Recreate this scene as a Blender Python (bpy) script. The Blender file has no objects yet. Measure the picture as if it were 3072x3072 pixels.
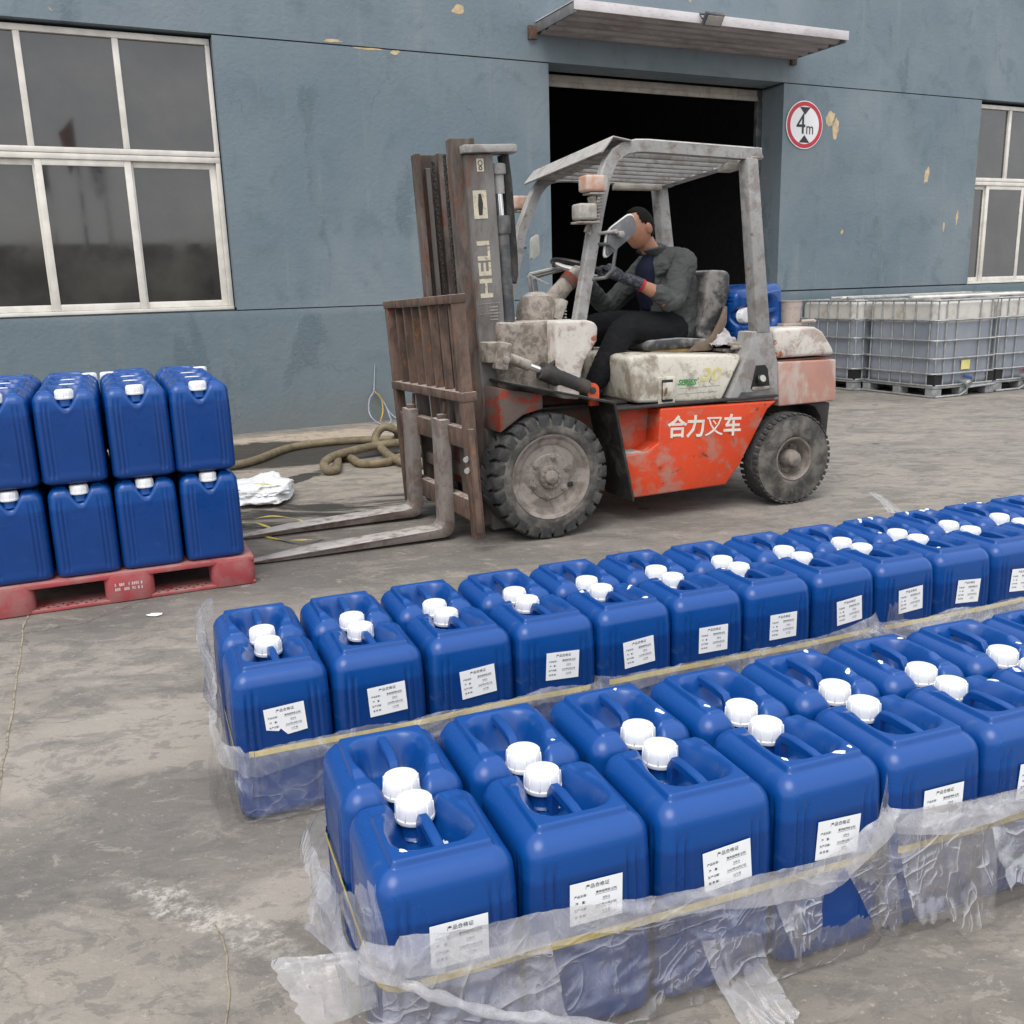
import bpy, bmesh, math, random
from mathutils import Vector, Matrix, noise
random.seed(7)
C = bpy.context.scene.collection
sc = bpy.context.scene
R = math.radians
PI = math.pi

# ------------------------------------------------------------------ camera
FPX, PITCH, ROLL, CAMH = 2816.6, R(13.396), R(-1.713), 1.3869
fw = Vector((0, math.cos(PITCH), -math.sin(PITCH)))
rt = Vector((1, 0, 0)); up = rt.cross(fw)
rr = math.cos(ROLL) * rt + math.sin(ROLL) * up
uu = -math.sin(ROLL) * rt + math.cos(ROLL) * up
cam_d = bpy.data.cameras.new('camera'); cam = bpy.data.objects.new('camera', cam_d); C.objects.link(cam)
mw = Matrix((rr, uu, -fw)).transposed().to_4x4(); mw.translation = (0, 0, CAMH)
cam.matrix_world = mw
cam_d.sensor_width = 36; cam_d.lens = FPX / 3072 * 36; cam_d.clip_start = .05; cam_d.clip_end = 800
sc.camera = cam

# ------------------------------------------------------------------ sky, sun, exposure
SUN_EL, SUN_AZ = R(58), R(200)          # azimuth clockwise from +Y: high, behind the camera
w = bpy.data.worlds.new('World'); sc.world = w; w.use_nodes = True
nt = w.node_tree; nt.nodes.clear()
sky = nt.nodes.new('ShaderNodeTexSky'); sky.sky_type = 'NISHITA'; sky.sun_disc = False
sky.sun_elevation = SUN_EL; sky.sun_rotation = SUN_AZ; sky.dust_density = 4; sky.air_density = 1.0
mx = nt.nodes.new('ShaderNodeMixRGB'); mx.inputs[0].default_value = .80
mx.inputs[2].default_value = (7.6, 7.75, 8.0, 1)      # the even white overcast
bg = nt.nodes.new('ShaderNodeBackground'); bg.inputs[1].default_value = .115
ou = nt.nodes.new('ShaderNodeOutputWorld')
nt.links.new(sky.outputs[0], mx.inputs[1]); nt.links.new(mx.outputs[0], bg.inputs[0]); nt.links.new(bg.outputs[0], ou.inputs[0])
sl = bpy.data.lights.new('sun', 'SUN'); sl.energy = 1.05; sl.angle = R(38); sl.color = (1, .97, .92)
so = bpy.data.objects.new('sun', sl); C.objects.link(so)
so.rotation_euler = (PI / 2 - SUN_EL, 0, -SUN_AZ + PI)
vs = sc.view_settings; vs.view_transform = 'Standard'; vs.look = 'None'; vs.exposure = .85; vs.gamma = 1; vs.use_curve_mapping = False

# ------------------------------------------------------------------ mesh helpers
def lerp(a, b, t): return a + (b - a) * t
def sstep(a, b, x):
    t = max(0, min(1, (x - a) / (b - a))); return t * t * (3 - 2 * t)

class MB:
    def __init__(s): s.bm = bmesh.new()
    def raw(s, verts, faces, bevel=0, seg=2, mtx=None):
        b = bmesh.new(); vv = [b.verts.new(v) for v in verts]
        for f in faces:
            try: b.faces.new([vv[i] for i in f])
            except ValueError: pass
        bmesh.ops.recalc_face_normals(b, faces=b.faces)
        if bevel:
            es = [e for e in b.edges if len(e.link_faces) == 2 and e.calc_face_angle(0) > .5]
            bmesh.ops.bevel(b, geom=es, offset=bevel, segments=seg, profile=.5, affect='EDGES', clamp_overlap=True)
        if mtx is not None: bmesh.ops.transform(b, matrix=mtx, verts=b.verts)
        me = bpy.data.meshes.new('t'); b.to_mesh(me); b.free(); s.bm.from_mesh(me); bpy.data.meshes.remove(me)
        return s
    def box(s, c, d, rot=None, bevel=0, seg=2):
        x, y, z = d[0] / 2, d[1] / 2, d[2] / 2
        v = [(-x, -y, -z), (x, -y, -z), (x, y, -z), (-x, y, -z), (-x, -y, z), (x, -y, z), (x, y, z), (-x, y, z)]
        f = [(0, 3, 2, 1), (4, 5, 6, 7), (0, 1, 5, 4), (1, 2, 6, 5), (2, 3, 7, 6), (3, 0, 4, 7)]
        m = Matrix.Translation(c)
        if rot is not None: m = m @ (rot if isinstance(rot, Matrix) else Matrix.Rotation(rot[0], 4, rot[1]))
        return s.raw(v, f, bevel, seg, m)
    def bb(s, x0, x1, y0, y1, z0, z1, bevel=0, seg=2):
        return s.box(((x0 + x1) / 2, (y0 + y1) / 2, (z0 + z1) / 2), (abs(x1 - x0), abs(y1 - y0), abs(z1 - z0)), None, bevel, seg)
    def prism(s, poly, a0, a1, axis='y', bevel=0, seg=2, mtx=None):
        n = len(poly)
        def P(p, a): return (p[0], a, p[1]) if axis == 'y' else ((a, p[0], p[1]) if axis == 'x' else (p[0], p[1], a))
        v = [P(p, a0) for p in poly] + [P(p, a1) for p in poly]
        f = [tuple(range(n)), tuple(range(2 * n - 1, n - 1, -1))] + [(i, (i + 1) % n, n + (i + 1) % n, n + i) for i in range(n)]
        return s.raw(v, f, bevel, seg, mtx)
    def tube(s, pts, r, n=10, sect=None, closed=False):
        pts = [Vector(p) for p in pts]; m = len(pts)
        rs = r if isinstance(r, (list, tuple)) else [r] * m
        sec = sect or [(math.cos(2 * PI * k / n), math.sin(2 * PI * k / n)) for k in range(n)]; n = len(sec)
        rings = []; prev = None
        for i, p in enumerate(pts):
            if closed: t = pts[(i + 1) % m] - pts[i - 1]
            else: t = pts[min(i + 1, m - 1)] - pts[max(i - 1, 0)]
            t.normalize()
            if prev is None:
                a = Vector((0, 0, 1)) if abs(t.z) < .9 else Vector((0, 1, 0))
                if sect: a = Vector((0, 1, 0)) if abs(t.y) < .9 else Vector((0, 0, 1))
                x = a - t * a.dot(t)
            else: x = prev - t * prev.dot(t)
            x.normalize(); prev = x; y = t.cross(x)
            rings.append([p + (x * c[0] + y * c[1]) * rs[i] for c in sec])
        v = [q for rg in rings for q in rg]; f = []
        for i in range(m if closed else m - 1):
            for k in range(n):
                j = (i + 1) % m
                f.append((i * n + k, i * n + (k + 1) % n, j * n + (k + 1) % n, j * n + k))
        if not closed: f += [tuple(range(n)), tuple(range((m - 1) * n, m * n))]
        return s.raw(v, f)
    def lathe(s, prof, n=32, mtx=None, cap=True):
        v = []; f = []
        for (r, h) in prof:
            v += [(r * math.cos(2 * PI * k / n), r * math.sin(2 * PI * k / n), h) for k in range(n)]
        for i in range(len(prof) - 1):
            for k in range(n):
                f.append((i * n + k, i * n + (k + 1) % n, (i + 1) * n + (k + 1) % n, (i + 1) * n + k))
        if cap: f += [tuple(range(n)), tuple(range((len(prof) - 1) * n, len(prof) * n))]
        return s.raw(v, f, 0, 2, mtx)
    def grid(s, P):
        n = len(P); m = len(P[0]); v = [q for r_ in P for q in r_]
        return s.raw(v, [(i * m + j, i * m + j + 1, (i + 1) * m + j + 1, (i + 1) * m + j) for i in range(n - 1) for j in range(m - 1)])
    def xf(s, mtx): bmesh.ops.transform(s.bm, matrix=mtx, verts=s.bm.verts); return s
    def mesh(s, name, mat, smooth=35):
        me = bpy.data.meshes.new(name); s.bm.to_mesh(me); s.bm.free()
        if mat: me.materials.append(mat)
        if smooth:
            me.polygons.foreach_set('use_smooth', [True] * len(me.polygons))
            me.set_sharp_from_angle(angle=R(smooth))
        return me
    def build(s, name, mat, parent=None, smooth=35): return obj(name, s.mesh(name, mat, smooth), parent)

def obj(name, me, parent=None, loc=(0, 0, 0), rot=(0, 0, 0)):
    o = bpy.data.objects.new(name, me); C.objects.link(o); o.location = loc; o.rotation_euler = rot
    if parent: o.parent = parent
    return o
def tag(o, label=None, cat=None, group=None, kind=None):
    if label: o['label'] = label
    if cat: o['category'] = cat
    if group: o['group'] = group
    if kind: o['kind'] = kind
    return o
def empty(name, loc=(0, 0, 0), rz=0, rot=None):
    o = bpy.data.objects.new(name, None); C.objects.link(o); o.location = loc; o.rotation_euler = rot or (0, 0, rz); o.empty_display_size = .1
    return o
def text_mesh(s, size, mat, width=None, extr=0.0, shear=0, offset=0, res=2, align='CENTER'):
    cu = bpy.data.curves.new('t', 'FONT'); cu.body = s; cu.size = size; cu.align_x = align; cu.align_y = 'CENTER'
    cu.extrude = extr; cu.shear = shear; cu.offset = offset; cu.resolution_u = res
    o = bpy.data.objects.new('t', cu); C.objects.link(o); bpy.context.view_layer.update()
    me = bpy.data.meshes.new_from_object(o); bpy.data.objects.remove(o); bpy.data.curves.remove(cu)
    if width:
        xs = [v.co.x for v in me.vertices]; k = width / (max(xs) - min(xs)); me.transform(Matrix.Diagonal((k, 1, 1, 1)))
    me.materials.clear(); me.materials.append(mat)
    return me
def join_meshes(name, items, mat):
    b = bmesh.new()
    for me, m in items:
        t = me.copy(); t.transform(m); b.from_mesh(t); bpy.data.meshes.remove(t)
    r = bpy.data.meshes.new(name); b.to_mesh(r); b.free(); r.materials.append(mat); return r

# ------------------------------------------------------------------ material helpers
class NT:
    def __init__(s, name):
        s.m = bpy.data.materials.new(name); s.m.use_nodes = True; s.t = s.m.node_tree; s.t.nodes.clear()
        s.out = s.t.nodes.new('ShaderNodeOutputMaterial'); s.co = s.t.nodes.new('ShaderNodeTexCoord')
    def n(s, ty, **k):
        x = s.t.nodes.new('ShaderNode' + ty)
        for a, b in k.items(): setattr(x, a, b)
        return x
    def L(s, a, b): s.t.links.new(a, b)
    def val(s, sock, v):
        if hasattr(v, 'is_linked') or isinstance(v, bpy.types.NodeSocket): s.L(v, sock)
        elif isinstance(v, tuple) and len(v) == 3 and sock.type == 'RGBA': sock.default_value = (*v, 1)
        else: sock.default_value = v
    def map(s, loc=(0, 0, 0), rot=(0, 0, 0), sca=(1, 1, 1), src='Object', vec=None):
        x = s.n('Mapping'); s.L(vec if vec is not None else s.co.outputs[src], x.inputs[0])
        x.inputs[1].default_value = loc; x.inputs[2].default_value = rot; x.inputs[3].default_value = sca; return x.outputs[0]
    def noise(s, sca, det=4, rough=.55, dist=0, vec=None, col=False):
        x = s.n('TexNoise'); s.L(vec if vec is not None else s.co.outputs['Object'], x.inputs['Vector'])
        x.inputs['Scale'].default_value = sca; x.inputs['Detail'].default_value = det; x.inputs['Roughness'].default_value = rough; x.inputs['Distortion'].default_value = dist
        return x.outputs['Color' if col else 'Fac']
    def rng(s, v, a, b, c=0, d=1, smooth=True):
        x = s.n('MapRange'); s.val(x.inputs[0], v); x.interpolation_type = 'SMOOTHSTEP' if smooth else 'LINEAR'
        for i, q in enumerate((a, b, c, d)): x.inputs[1 + i].default_value = q
        return x.outputs[0]
    def math(s, op, a, b=None, clamp=False):
        x = s.n('Math', operation=op, use_clamp=clamp); s.val(x.inputs[0], a)
        if b is not None: s.val(x.inputs[1], b)
        return x.outputs[0]
    def mix(s, f, a, b, mode='MIX'):
        x = s.n('MixRGB', blend_type=mode); s.val(x.inputs[0], f); s.val(x.inputs[1], a); s.val(x.inputs[2], b); return x.outputs[0]
    def bump(s, h, st=.3, dist=.01, nrm=None):
        x = s.n('Bump'); s.L(h, x.inputs['Height']); x.inputs['Strength'].default_value = st; x.inputs['Distance'].default_value = dist
        if nrm is not None: s.L(nrm, x.inputs['Normal'])
        return x.outputs[0]
    def pbr(s, col, rough=.5, metal=0, spec=.5, nrm=None, **k):
        x = s.n('BsdfPrincipled'); s.val(x.inputs['Base Color'], col); s.val(x.inputs['Roughness'], rough); s.val(x.inputs['Metallic'], metal)
        x.inputs['Specular IOR Level'].default_value = spec
        if nrm is not None: s.L(nrm, x.inputs['Normal'])
        for a, b in k.items(): s.val(x.inputs[a.replace('_', ' ')], b)
        s.L(x.outputs[0], s.out.inputs[0]); return x
def plain(name, col, rough=.5, metal=0, spec=.5, var=.12, vs_=8, bump=.0, bs=60):
    t = NT(name); c = t.mix(t.rng(t.noise(vs_), .3, .7), tuple(x * (1 - var) for x in col), tuple(min(1, x * (1 + var)) for x in col))
    n = t.bump(t.noise(bs, 5), bump, .004) if bump else None
    t.pbr(c, rough, metal, spec, n); return t.m
def grimy(name, base, dirt, ds=4, lo=.45, hi=.62, amt=.8, rust=None, rs=9, rlo=.58, rhi=.66, rough=.55, bump=.25, bs=45, metal=0, spec=.4, speck=.35, stretch=(1, 1, 1), dust=None, dlo=.2, damt=.6):
    t = NT(name); v = t.map(sca=stretch)
    big = t.noise(ds, 8, .62, .3, v); fine = t.noise(bs, 6, .65, 0, v)
    c = t.mix(t.rng(t.noise(ds * .6, 3, .5), .35, .65), tuple(x * .86 for x in base), base)
    f = t.math('MULTIPLY', t.rng(big, lo, hi), amt)
    c = t.mix(f, c, dirt)
    c = t.mix(t.math('MULTIPLY', t.rng(fine, .52, .68), speck), c, tuple(x * .7 for x in dirt))
    rg = t.rng(big, lo, hi, rough, min(1, rough + .25))
    if rust:
        f2 = t.rng(t.noise(rs, 9, .7, .4, v), rlo, rhi)
        rc = t.mix(t.noise(rs * 5, 4), tuple(x * .45 for x in rust), tuple(min(1, x * 1.35) for x in rust))
        c = t.mix(f2, c, rc)
    if dust:                                      # dust that settled on whatever faces up
        g = t.n('NewGeometry'); sp = t.n('SeparateXYZ'); t.L(g.outputs['Normal'], sp.inputs[0])
        f3 = t.math('MULTIPLY', t.math('MULTIPLY', t.rng(sp.outputs[2], dlo, .95), damt), t.rng(t.noise(ds * 2, 6), .3, .55))
        c = t.mix(f3, c, dust)
    h = t.mix(.4, fine, big)
    t.pbr(c, rg, metal, spec, t.bump(h, bump, .006)); return t.m

# colours of the real things
M = {}
def blue_plastic():
    t = NT('blue_plastic')
    v = t.noise(3, 3); c = t.mix(t.rng(v, .3, .7), (.0006, .034, .168), (.0010, .042, .206))
    sp = t.n('SeparateXYZ'); t.L(t.co.outputs['Object'], sp.inputs[0])
    inf0 = t.n('ObjectInfo')
    lv = t.math('ADD', sp.outputs[2], t.math('MULTIPLY', inf0.outputs['Random'], .022))
    c = t.mix(t.rng(lv, .333, .350), c, (.0020, .057, .252))          # empty above the liquid, so the plastic lets light through
    sm = t.rng(t.noise(14, 8, .7, .6), .58, .72)
    inf = t.n('ObjectInfo')
    sm = t.math('MULTIPLY', sm, t.math('MULTIPLY', inf.outputs['Random'], .34))
    c = t.mix(sm, c, (.10, .16, .28))
    rg = t.rng(t.noise(9, 5), .3, .7, .25, .34)
    t.pbr(c, rg, 0, .48, t.bump(t.noise(420, 2), .035, .002)); return t.m
M['blue'] = blue_plastic()
M['cap'] = plain('cap_plastic', (.78, .79, .80), .35, var=.03)
M['paper'] = plain('label_paper', (.80, .81, .82), .55, var=.02)
M['ink'] = plain('label_ink', (.05, .05, .06), .6)
M['milky'] = plain('milky_liquid', (.80, .83, .86), .08, var=.02)
M['yellow'] = plain('yellow_strap', (.60, .47, .10), .4, var=.15, vs_=30)
M['red_plastic'] = grimy('red_pallet_plastic', (.36, .058, .065), (.30, .15, .14), 7, .4, .66, .7, rough=.55, bump=.12, bs=70, dust=(.36, .24, .22), damt=.5)
M['black_hole'] = plain('dark_recess', (.012, .012, .013), .8)
M['white_stamp'] = plain('stamp_paint', (.55, .42, .41), .7, var=.3, vs_=60)
# forklift
M['orange'] = grimy('worn_orange_paint', (.62, .058, .014), (.33, .20, .155), 6, .50, .68, .78, rust=(.13, .05, .025), rs=9, rlo=.60, rhi=.67, rough=.42, bump=.25, bs=30, stretch=(1, 1, 1.3))
M['cream'] = grimy('worn_cream_paint', (.62, .59, .50), (.23, .19, .145), 6, .46, .60, .88, rust=(.16, .10, .06), rs=12, rlo=.575, rhi=.65, rough=.45, bump=.2, bs=40)
M['cw_white'] = grimy('dusty_white_paint', (.58, .54, .49), (.30, .235, .195), 9, .49, .60, .75, rust=(.36, .12, .065), rs=8, rlo=.60, rhi=.66, rough=.6, bump=.35, bs=30, dust=(.58, .54, .5))
M['cw_pink'] = grimy('faded_orange_paint', (.43, .225, .175), (.45, .385, .34), 5, .43, .55, .85, rust=(.50, .10, .035), rs=4, rlo=.53, rhi=.66, rough=.6, bump=.35, bs=28, stretch=(1, 1, .45))
M['guard'] = grimy('worn_grey_paint', (.32, .315, .305), (.185, .165, .15), 9, .47, .62, .8, rust=(.20, .11, .065), rs=14, rlo=.59, rhi=.66, rough=.55, bump=.25, bs=50, dust=(.55, .53, .50), damt=.7)
M['dkpanel'] = grimy('dark_grey_panel', (.055, .062, .068), (.25, .23, .21), 6, .45, .68, .65, rough=.5, bump=.2, bs=40)
M['mud'] = grimy('mud_crust', (.34, .30, .26), (.15, .125, .105), 22, .42, .60, .8, rough=.85, bump=.95, bs=38, spec=.2, dust=(.46, .42, .38), damt=.7)
M['mudred'] = grimy('muddy_red_frame', (.27, .050, .030), (.125, .10, .085), 12, .40, .53, .97, rough=.8, bump=.8, bs=38, spec=.2)
M['fender'] = grimy('black_rubber_fender', (.018, .018, .017), (.11, .10, .085), 8, .5, .7, .6, rough=.6, bump=.4, bs=40, dust=(.30, .26, .21), dlo=.5)
M['mast'] = grimy('greasy_mast_steel', (.205, .195, .185), (.10, .085, .075), 6, .45, .65, .8, rust=(.17, .085, .05), rs=6, rlo=.57, rhi=.67, rough=.55, bump=.3, bs=40, stretch=(1, 1, .35), metal=.15)
M['mastrust'] = grimy('rusty_mast_steel', (.155, .125, .11), (.062, .048, .042), 7, .42, .60, .9, rust=(.16, .078, .046), rs=10, rlo=.52, rhi=.62, rough=.75, bump=.35, bs=40, stretch=(1, 1, .3))
M['rust'] = grimy('rusty_steel', (.150, .098, .074), (.070, .050, .041), 11, .42, .62, .85, rust=(.26, .115, .045), rs=16, rlo=.55, rhi=.66, rough=.8, bump=.4, bs=60, stretch=(1, 1, .5), dust=(.42, .36, .32), dlo=.6, damt=.8)
M['fork'] = grimy('worn_fork_steel', (.27, .235, .215), (.15, .105, .085), 8, .45, .62, .8, rust=(.22, .12, .08), rs=9, rlo=.58, rhi=.68, rough=.5, bump=.35, bs=40, metal=.25, dust=(.56, .52, .49), dlo=.5, damt=.85)
M['chrome'] = plain('chrome_rod', (.75, .75, .76), .12, 1, var=.05)
M['tyre'] = grimy('dusty_tyre_rubber', (.055, .053, .05), (.19, .175, .155), 10, .38, .66, .75, rough=.85, bump=.35, bs=60, spec=.25)
M['tread'] = grimy('tyre_tread_rubber', (.040, .041, .042), (.15, .14, .125), 12, .46, .72, .5, rough=.75, bump=.25, bs=60, spec=.3)
M['rim'] = grimy('muddy_rim_steel', (.27, .235, .21), (.13, .11, .095), 11, .44, .62, .8, rough=.8, bump=.6, bs=45, spec=.25)
M['dark'] = grimy('oily_black_steel', (.030, .028, .027), (.10, .085, .07), 10, .5, .7, .5, rough=.6, bump=.3, bs=40)
M['amber'] = grimy('faded_amber_lens', (.52, .28, .19), (.50, .44, .40), 16, .4, .62, .8, rough=.45, bump=.1, bs=40)
M['lampgrey'] = grimy('dusty_lamp_plastic', (.40, .38, .34), (.22, .20, .17), 14, .45, .65, .7, rough=.6, bump=.2, bs=60)
M['mirror_back'] = grimy('grey_mirror_plastic', (.125, .125, .13), (.24, .235, .23), 16, .46, .7, .55, rough=.5, bump=.15, bs=60)
M['mirror_rim'] = plain('pale_mirror_rim', (.62, .62, .62), .4)
M['cream_mirror'] = plain('mirror_glass_painted_sky', (.66, .64, .57), .35)  # flat cream paints in the sky the far mirror would reflect
M['vinyl'] = grimy('torn_black_vinyl', (.035, .036, .037), (.30, .28, .26), 7, .44, .64, .75, rough=.42, bump=.3, bs=24, dust=(.42, .42, .41), dlo=.55, damt=.7)
M['vinylbrown'] = grimy('worn_brown_seat_shell', (.16, .115, .085), (.32, .27, .22), 8, .45, .65, .6, rough=.7, bump=.3, bs=30)
M['foam'] = plain('seat_foam', (.42, .27, .10), .9, var=.3, bump=.4)
M['wheelblack'] = plain('steering_wheel_plastic', (.012, .012, .013), .35)
M['silver'] = plain('silver_spoke', (.42, .41, .40), .4, .5, var=.15)
M['tin'] = grimy('pinkish_tin', (.45, .38, .34), (.30, .24, .20), 9, .45, .65, .6, rough=.5, bump=.1, metal=.2)
M['cloth_grey'] = plain('grey_rag_cloth', (.42, .40, .41), .9, var=.25, vs_=16, bump=.4, bs=90)
M['letter_cream'] = grimy('scuffed_cream_lettering', (.55, .50, .38), (.20, .17, .13), 26, .55, .68, .8, rough=.6, bump=.1)
M['letter_white'] = grimy('scuffed_white_lettering', (.72, .68, .60), (.55, .10, .04), 22, .60, .68, .8, rough=.5, bump=.05)
M['letter_green'] = plain('green_lettering', (.03, .26, .07), .5, var=.3, vs_=60)
M['letter_yellow'] = grimy('faded_yellow_lettering', (.62, .54, .20), (.55, .52, .44), 24, .46, .6, .9, rough=.5, bump=.05)
# person
M['skin'] = plain('skin', (.40, .19, .115), .5, var=.12, vs_=14)
M['hair'] = plain('black_hair', (.007, .006, .006), .75, 0, .15, var=.4, vs_=120, bump=.5, bs=220)
def cloth(name, col, st=.25):
    t = NT(name); n1 = t.noise(9, 5, .6, .8, t.map(sca=(1, 1, 1.8))); n2 = t.noise(300, 2)
    c = t.mix(t.rng(n1, .35, .7), tuple(x * .85 for x in col), tuple(x * 1.12 for x in col))
    t.pbr(c, .8, 0, .2, t.bump(t.mix(.06, n1, n2), st, .03)); return t.m
M['jacket'] = cloth('charcoal_jacket_cloth', (.074, .077, .076), .55)
M['trousers'] = cloth('black_trouser_cloth', (.0105, .011, .013), .4)
M['shirt'] = cloth('navy_shirt_cloth', (.012, .014, .032))
M['glove'] = grimy('dark_work_glove', (.022, .025, .032), (.14, .15, .17), 60, .5, .62, .7, rough=.7, bump=.4, bs=160)
M['cuff'] = plain('red_glove_cuff', (.42, .02, .03), .8)
M['shoe'] = plain('dark_shoe', (.018, .019, .022), .6)
# building
def wall_mat(name='painted_wall'):
    t = NT(name); v = t.map(sca=(1, 1, 1))
    big = t.noise(.55, 5, .55, .4); mid = t.noise(2.6, 8, .62, .5); fine = t.noise(22, 6, .6)
    c = t.mix(t.rng(big, .33, .68), (.130, .176, .206), (.178, .217, .242))
    c = t.mix(t.math('MULTIPLY', t.rng(mid, .52, .68), .5), c, (.105, .148, .172))
    drip = t.noise(5, 6, .6, .2, t.map(sca=(1, 1, .10)))                  # run-off streaks
    c = t.mix(t.math('MULTIPLY', t.rng(drip, .55, .70), .42), c, (.205, .232, .25))
    sp = t.n('SeparateXYZ'); t.L(t.co.outputs['Object'], sp.inputs[0])
    # the repainted dado: a greener paint up to the sill line
    dado = t.rng(sp.outputs[2], 1.15, 1.245, 1, 0)
    c = t.mix(t.math('MULTIPLY', dado, .55), c, (.108, .150, .168))
    # splash dirt and bare plaster at the foot, with its own ragged edge
    foot = t.math('ADD', sp.outputs[2], t.rng(t.noise(1.7, 6, .6), .2, .8, -.22, .22, False))
    c = t.mix(t.rng(foot, .02, .5, .55, 0), c, (.155, .155, .145))
    c = t.mix(t.rng(foot, -.11, -.06, 1, 0), c, (.34, .25, .17))
    # small knocks where the paint came off
    c = t.mix(t.rng(t.noise(5.5, 4, .5), .735, .75), c, (.40, .33, .23))
    dk = t.rng(t.noise(3.4, 9, .75, 1.2), .66, .72)
    c = t.mix(t.math('MULTIPLY', dk, .8), c, (.055, .075, .09))
    crk = t.n('TexVoronoi', feature='DISTANCE_TO_EDGE'); crk.inputs['Scale'].default_value = .8
    cv = t.n('VectorMath', operation='ADD'); t.L(t.co.outputs['Object'], cv.inputs[0])
    sc_ = t.n('VectorMath', operation='SCALE'); t.L(t.noise(2.2, 6, .6, 0, None, True), sc_.inputs[0]); sc_.inputs[3].default_value = .7
    t.L(sc_.outputs[0], cv.inputs[1]); t.L(cv.outputs[0], crk.inputs['Vector'])
    cm = t.math('MULTIPLY', t.rng(crk.outputs['Distance'], .0, .006, 1, 0), t.rng(t.noise(.8, 2), .52, .62))
    c = t.mix(t.math('MULTIPLY', cm, .42), c, (.06, .075, .085))
    bl = t.math('MULTIPLY', t.rng(t.noise(1.3, 4, .5, .3, t.map(sca=(1, 1, .45))), .55, .68), t.noise(26, 8, .75, .8))     # blistered coats
    c = t.mix(t.math('MULTIPLY', t.rng(bl, .30, .45), .38), c, (.072, .108, .13))
    h = t.math('ADD', t.mix(.55, fine, mid), t.math('MULTIPLY', bl, .9))
    t.pbr(c, t.rng(mid, .3, .7, .5, .72), 0, .4, t.bump(h, .48, .025)); return t.m
M['wall'] = wall_mat()
M['peel'] = plain('bare_plaster', (.50, .39, .24), .9, var=.2, vs_=12, bump=.4)
M['frame'] = grimy('cream_window_frame', (.72, .69, .63), (.45, .41, .35), 12, .60, .8, .4, rough=.45, bump=.1, speck=.05)
def glass_mat():
    t = NT('dusty_window_glass')
    d = t.rng(t.noise(1.6, 7, .6), .3, .75)
    c = t.mix(d, (.030, .028, .026), (.062, .058, .053))
    t.pbr(c, t.rng(d, 0, 1, .03, .10), 0, .6, t.bump(t.noise(.9, 2), .05, .01), IOR=1.68); return t.m
M['glass'] = glass_mat()
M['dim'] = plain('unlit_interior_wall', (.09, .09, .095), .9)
M['beam'] = grimy('dusty_door_track', (.33, .30, .26), (.18, .16, .14), 8, .45, .7, .6, rough=.6)
M['canopy'] = grimy('weathered_canopy_sheet', (.60, .57, .58), (.34, .30, .28), 6, .5, .72, .5, rough=.4, bump=.1, stretch=(.3, 1, 1))
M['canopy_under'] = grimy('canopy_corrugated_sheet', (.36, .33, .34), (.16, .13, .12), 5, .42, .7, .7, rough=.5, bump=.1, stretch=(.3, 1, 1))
M['steel_grey'] = plain('grey_steel', (.22, .22, .225), .5, .4, var=.2, bump=.1)
M['sign_white'] = plain('sign_white', (.80, .79, .79), .4, var=.02)
M['sign_red'] = plain('sign_red', (.50, .012, .03), .4)
M['sign_black'] = plain('sign_black', (.012, .012, .014), .45)
M['lamp_glass'] = plain('lamp_glass', (.30, .28, .25), .15)
# ibc
def ibc_mat():
    t = NT('milky_tank_plastic'); sp = t.n('SeparateXYZ'); t.L(t.co.outputs['Object'], sp.inputs[0])
    lvl = t.rng(t.math('ADD', sp.outputs[2], t.rng(t.noise(3), .3, .7, -.012, .012, False)), .855, .875)   # liquid line seen through the plastic
    c = t.mix(t.rng(t.noise(2, 4), .3, .7), (.20, .222, .26), (.27, .29, .325))
    e = t.mix(t.rng(t.noise(6, 7, .65), .5, .7), (.52, .50, .46), (.38, .33, .27))
    c = t.mix(lvl, c, e); t.pbr(c, .4, 0, .4); return t.m
M['tank'] = ibc_mat()
M['galv'] = plain('galvanised_steel', (.36, .37, .37), .45, .5, var=.2, vs_=14)
M['hose'] = grimy('brown_rubber_hose', (.22, .175, .105), (.10, .08, .05), 12, .4, .65, .7, rough=.55, bump=.2)
M['wire'] = plain('pale_wire', (.30, .33, .38), .5)
M['wire_yellow'] = plain('yellow_wire', (.45, .30, .05), .5)
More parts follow.
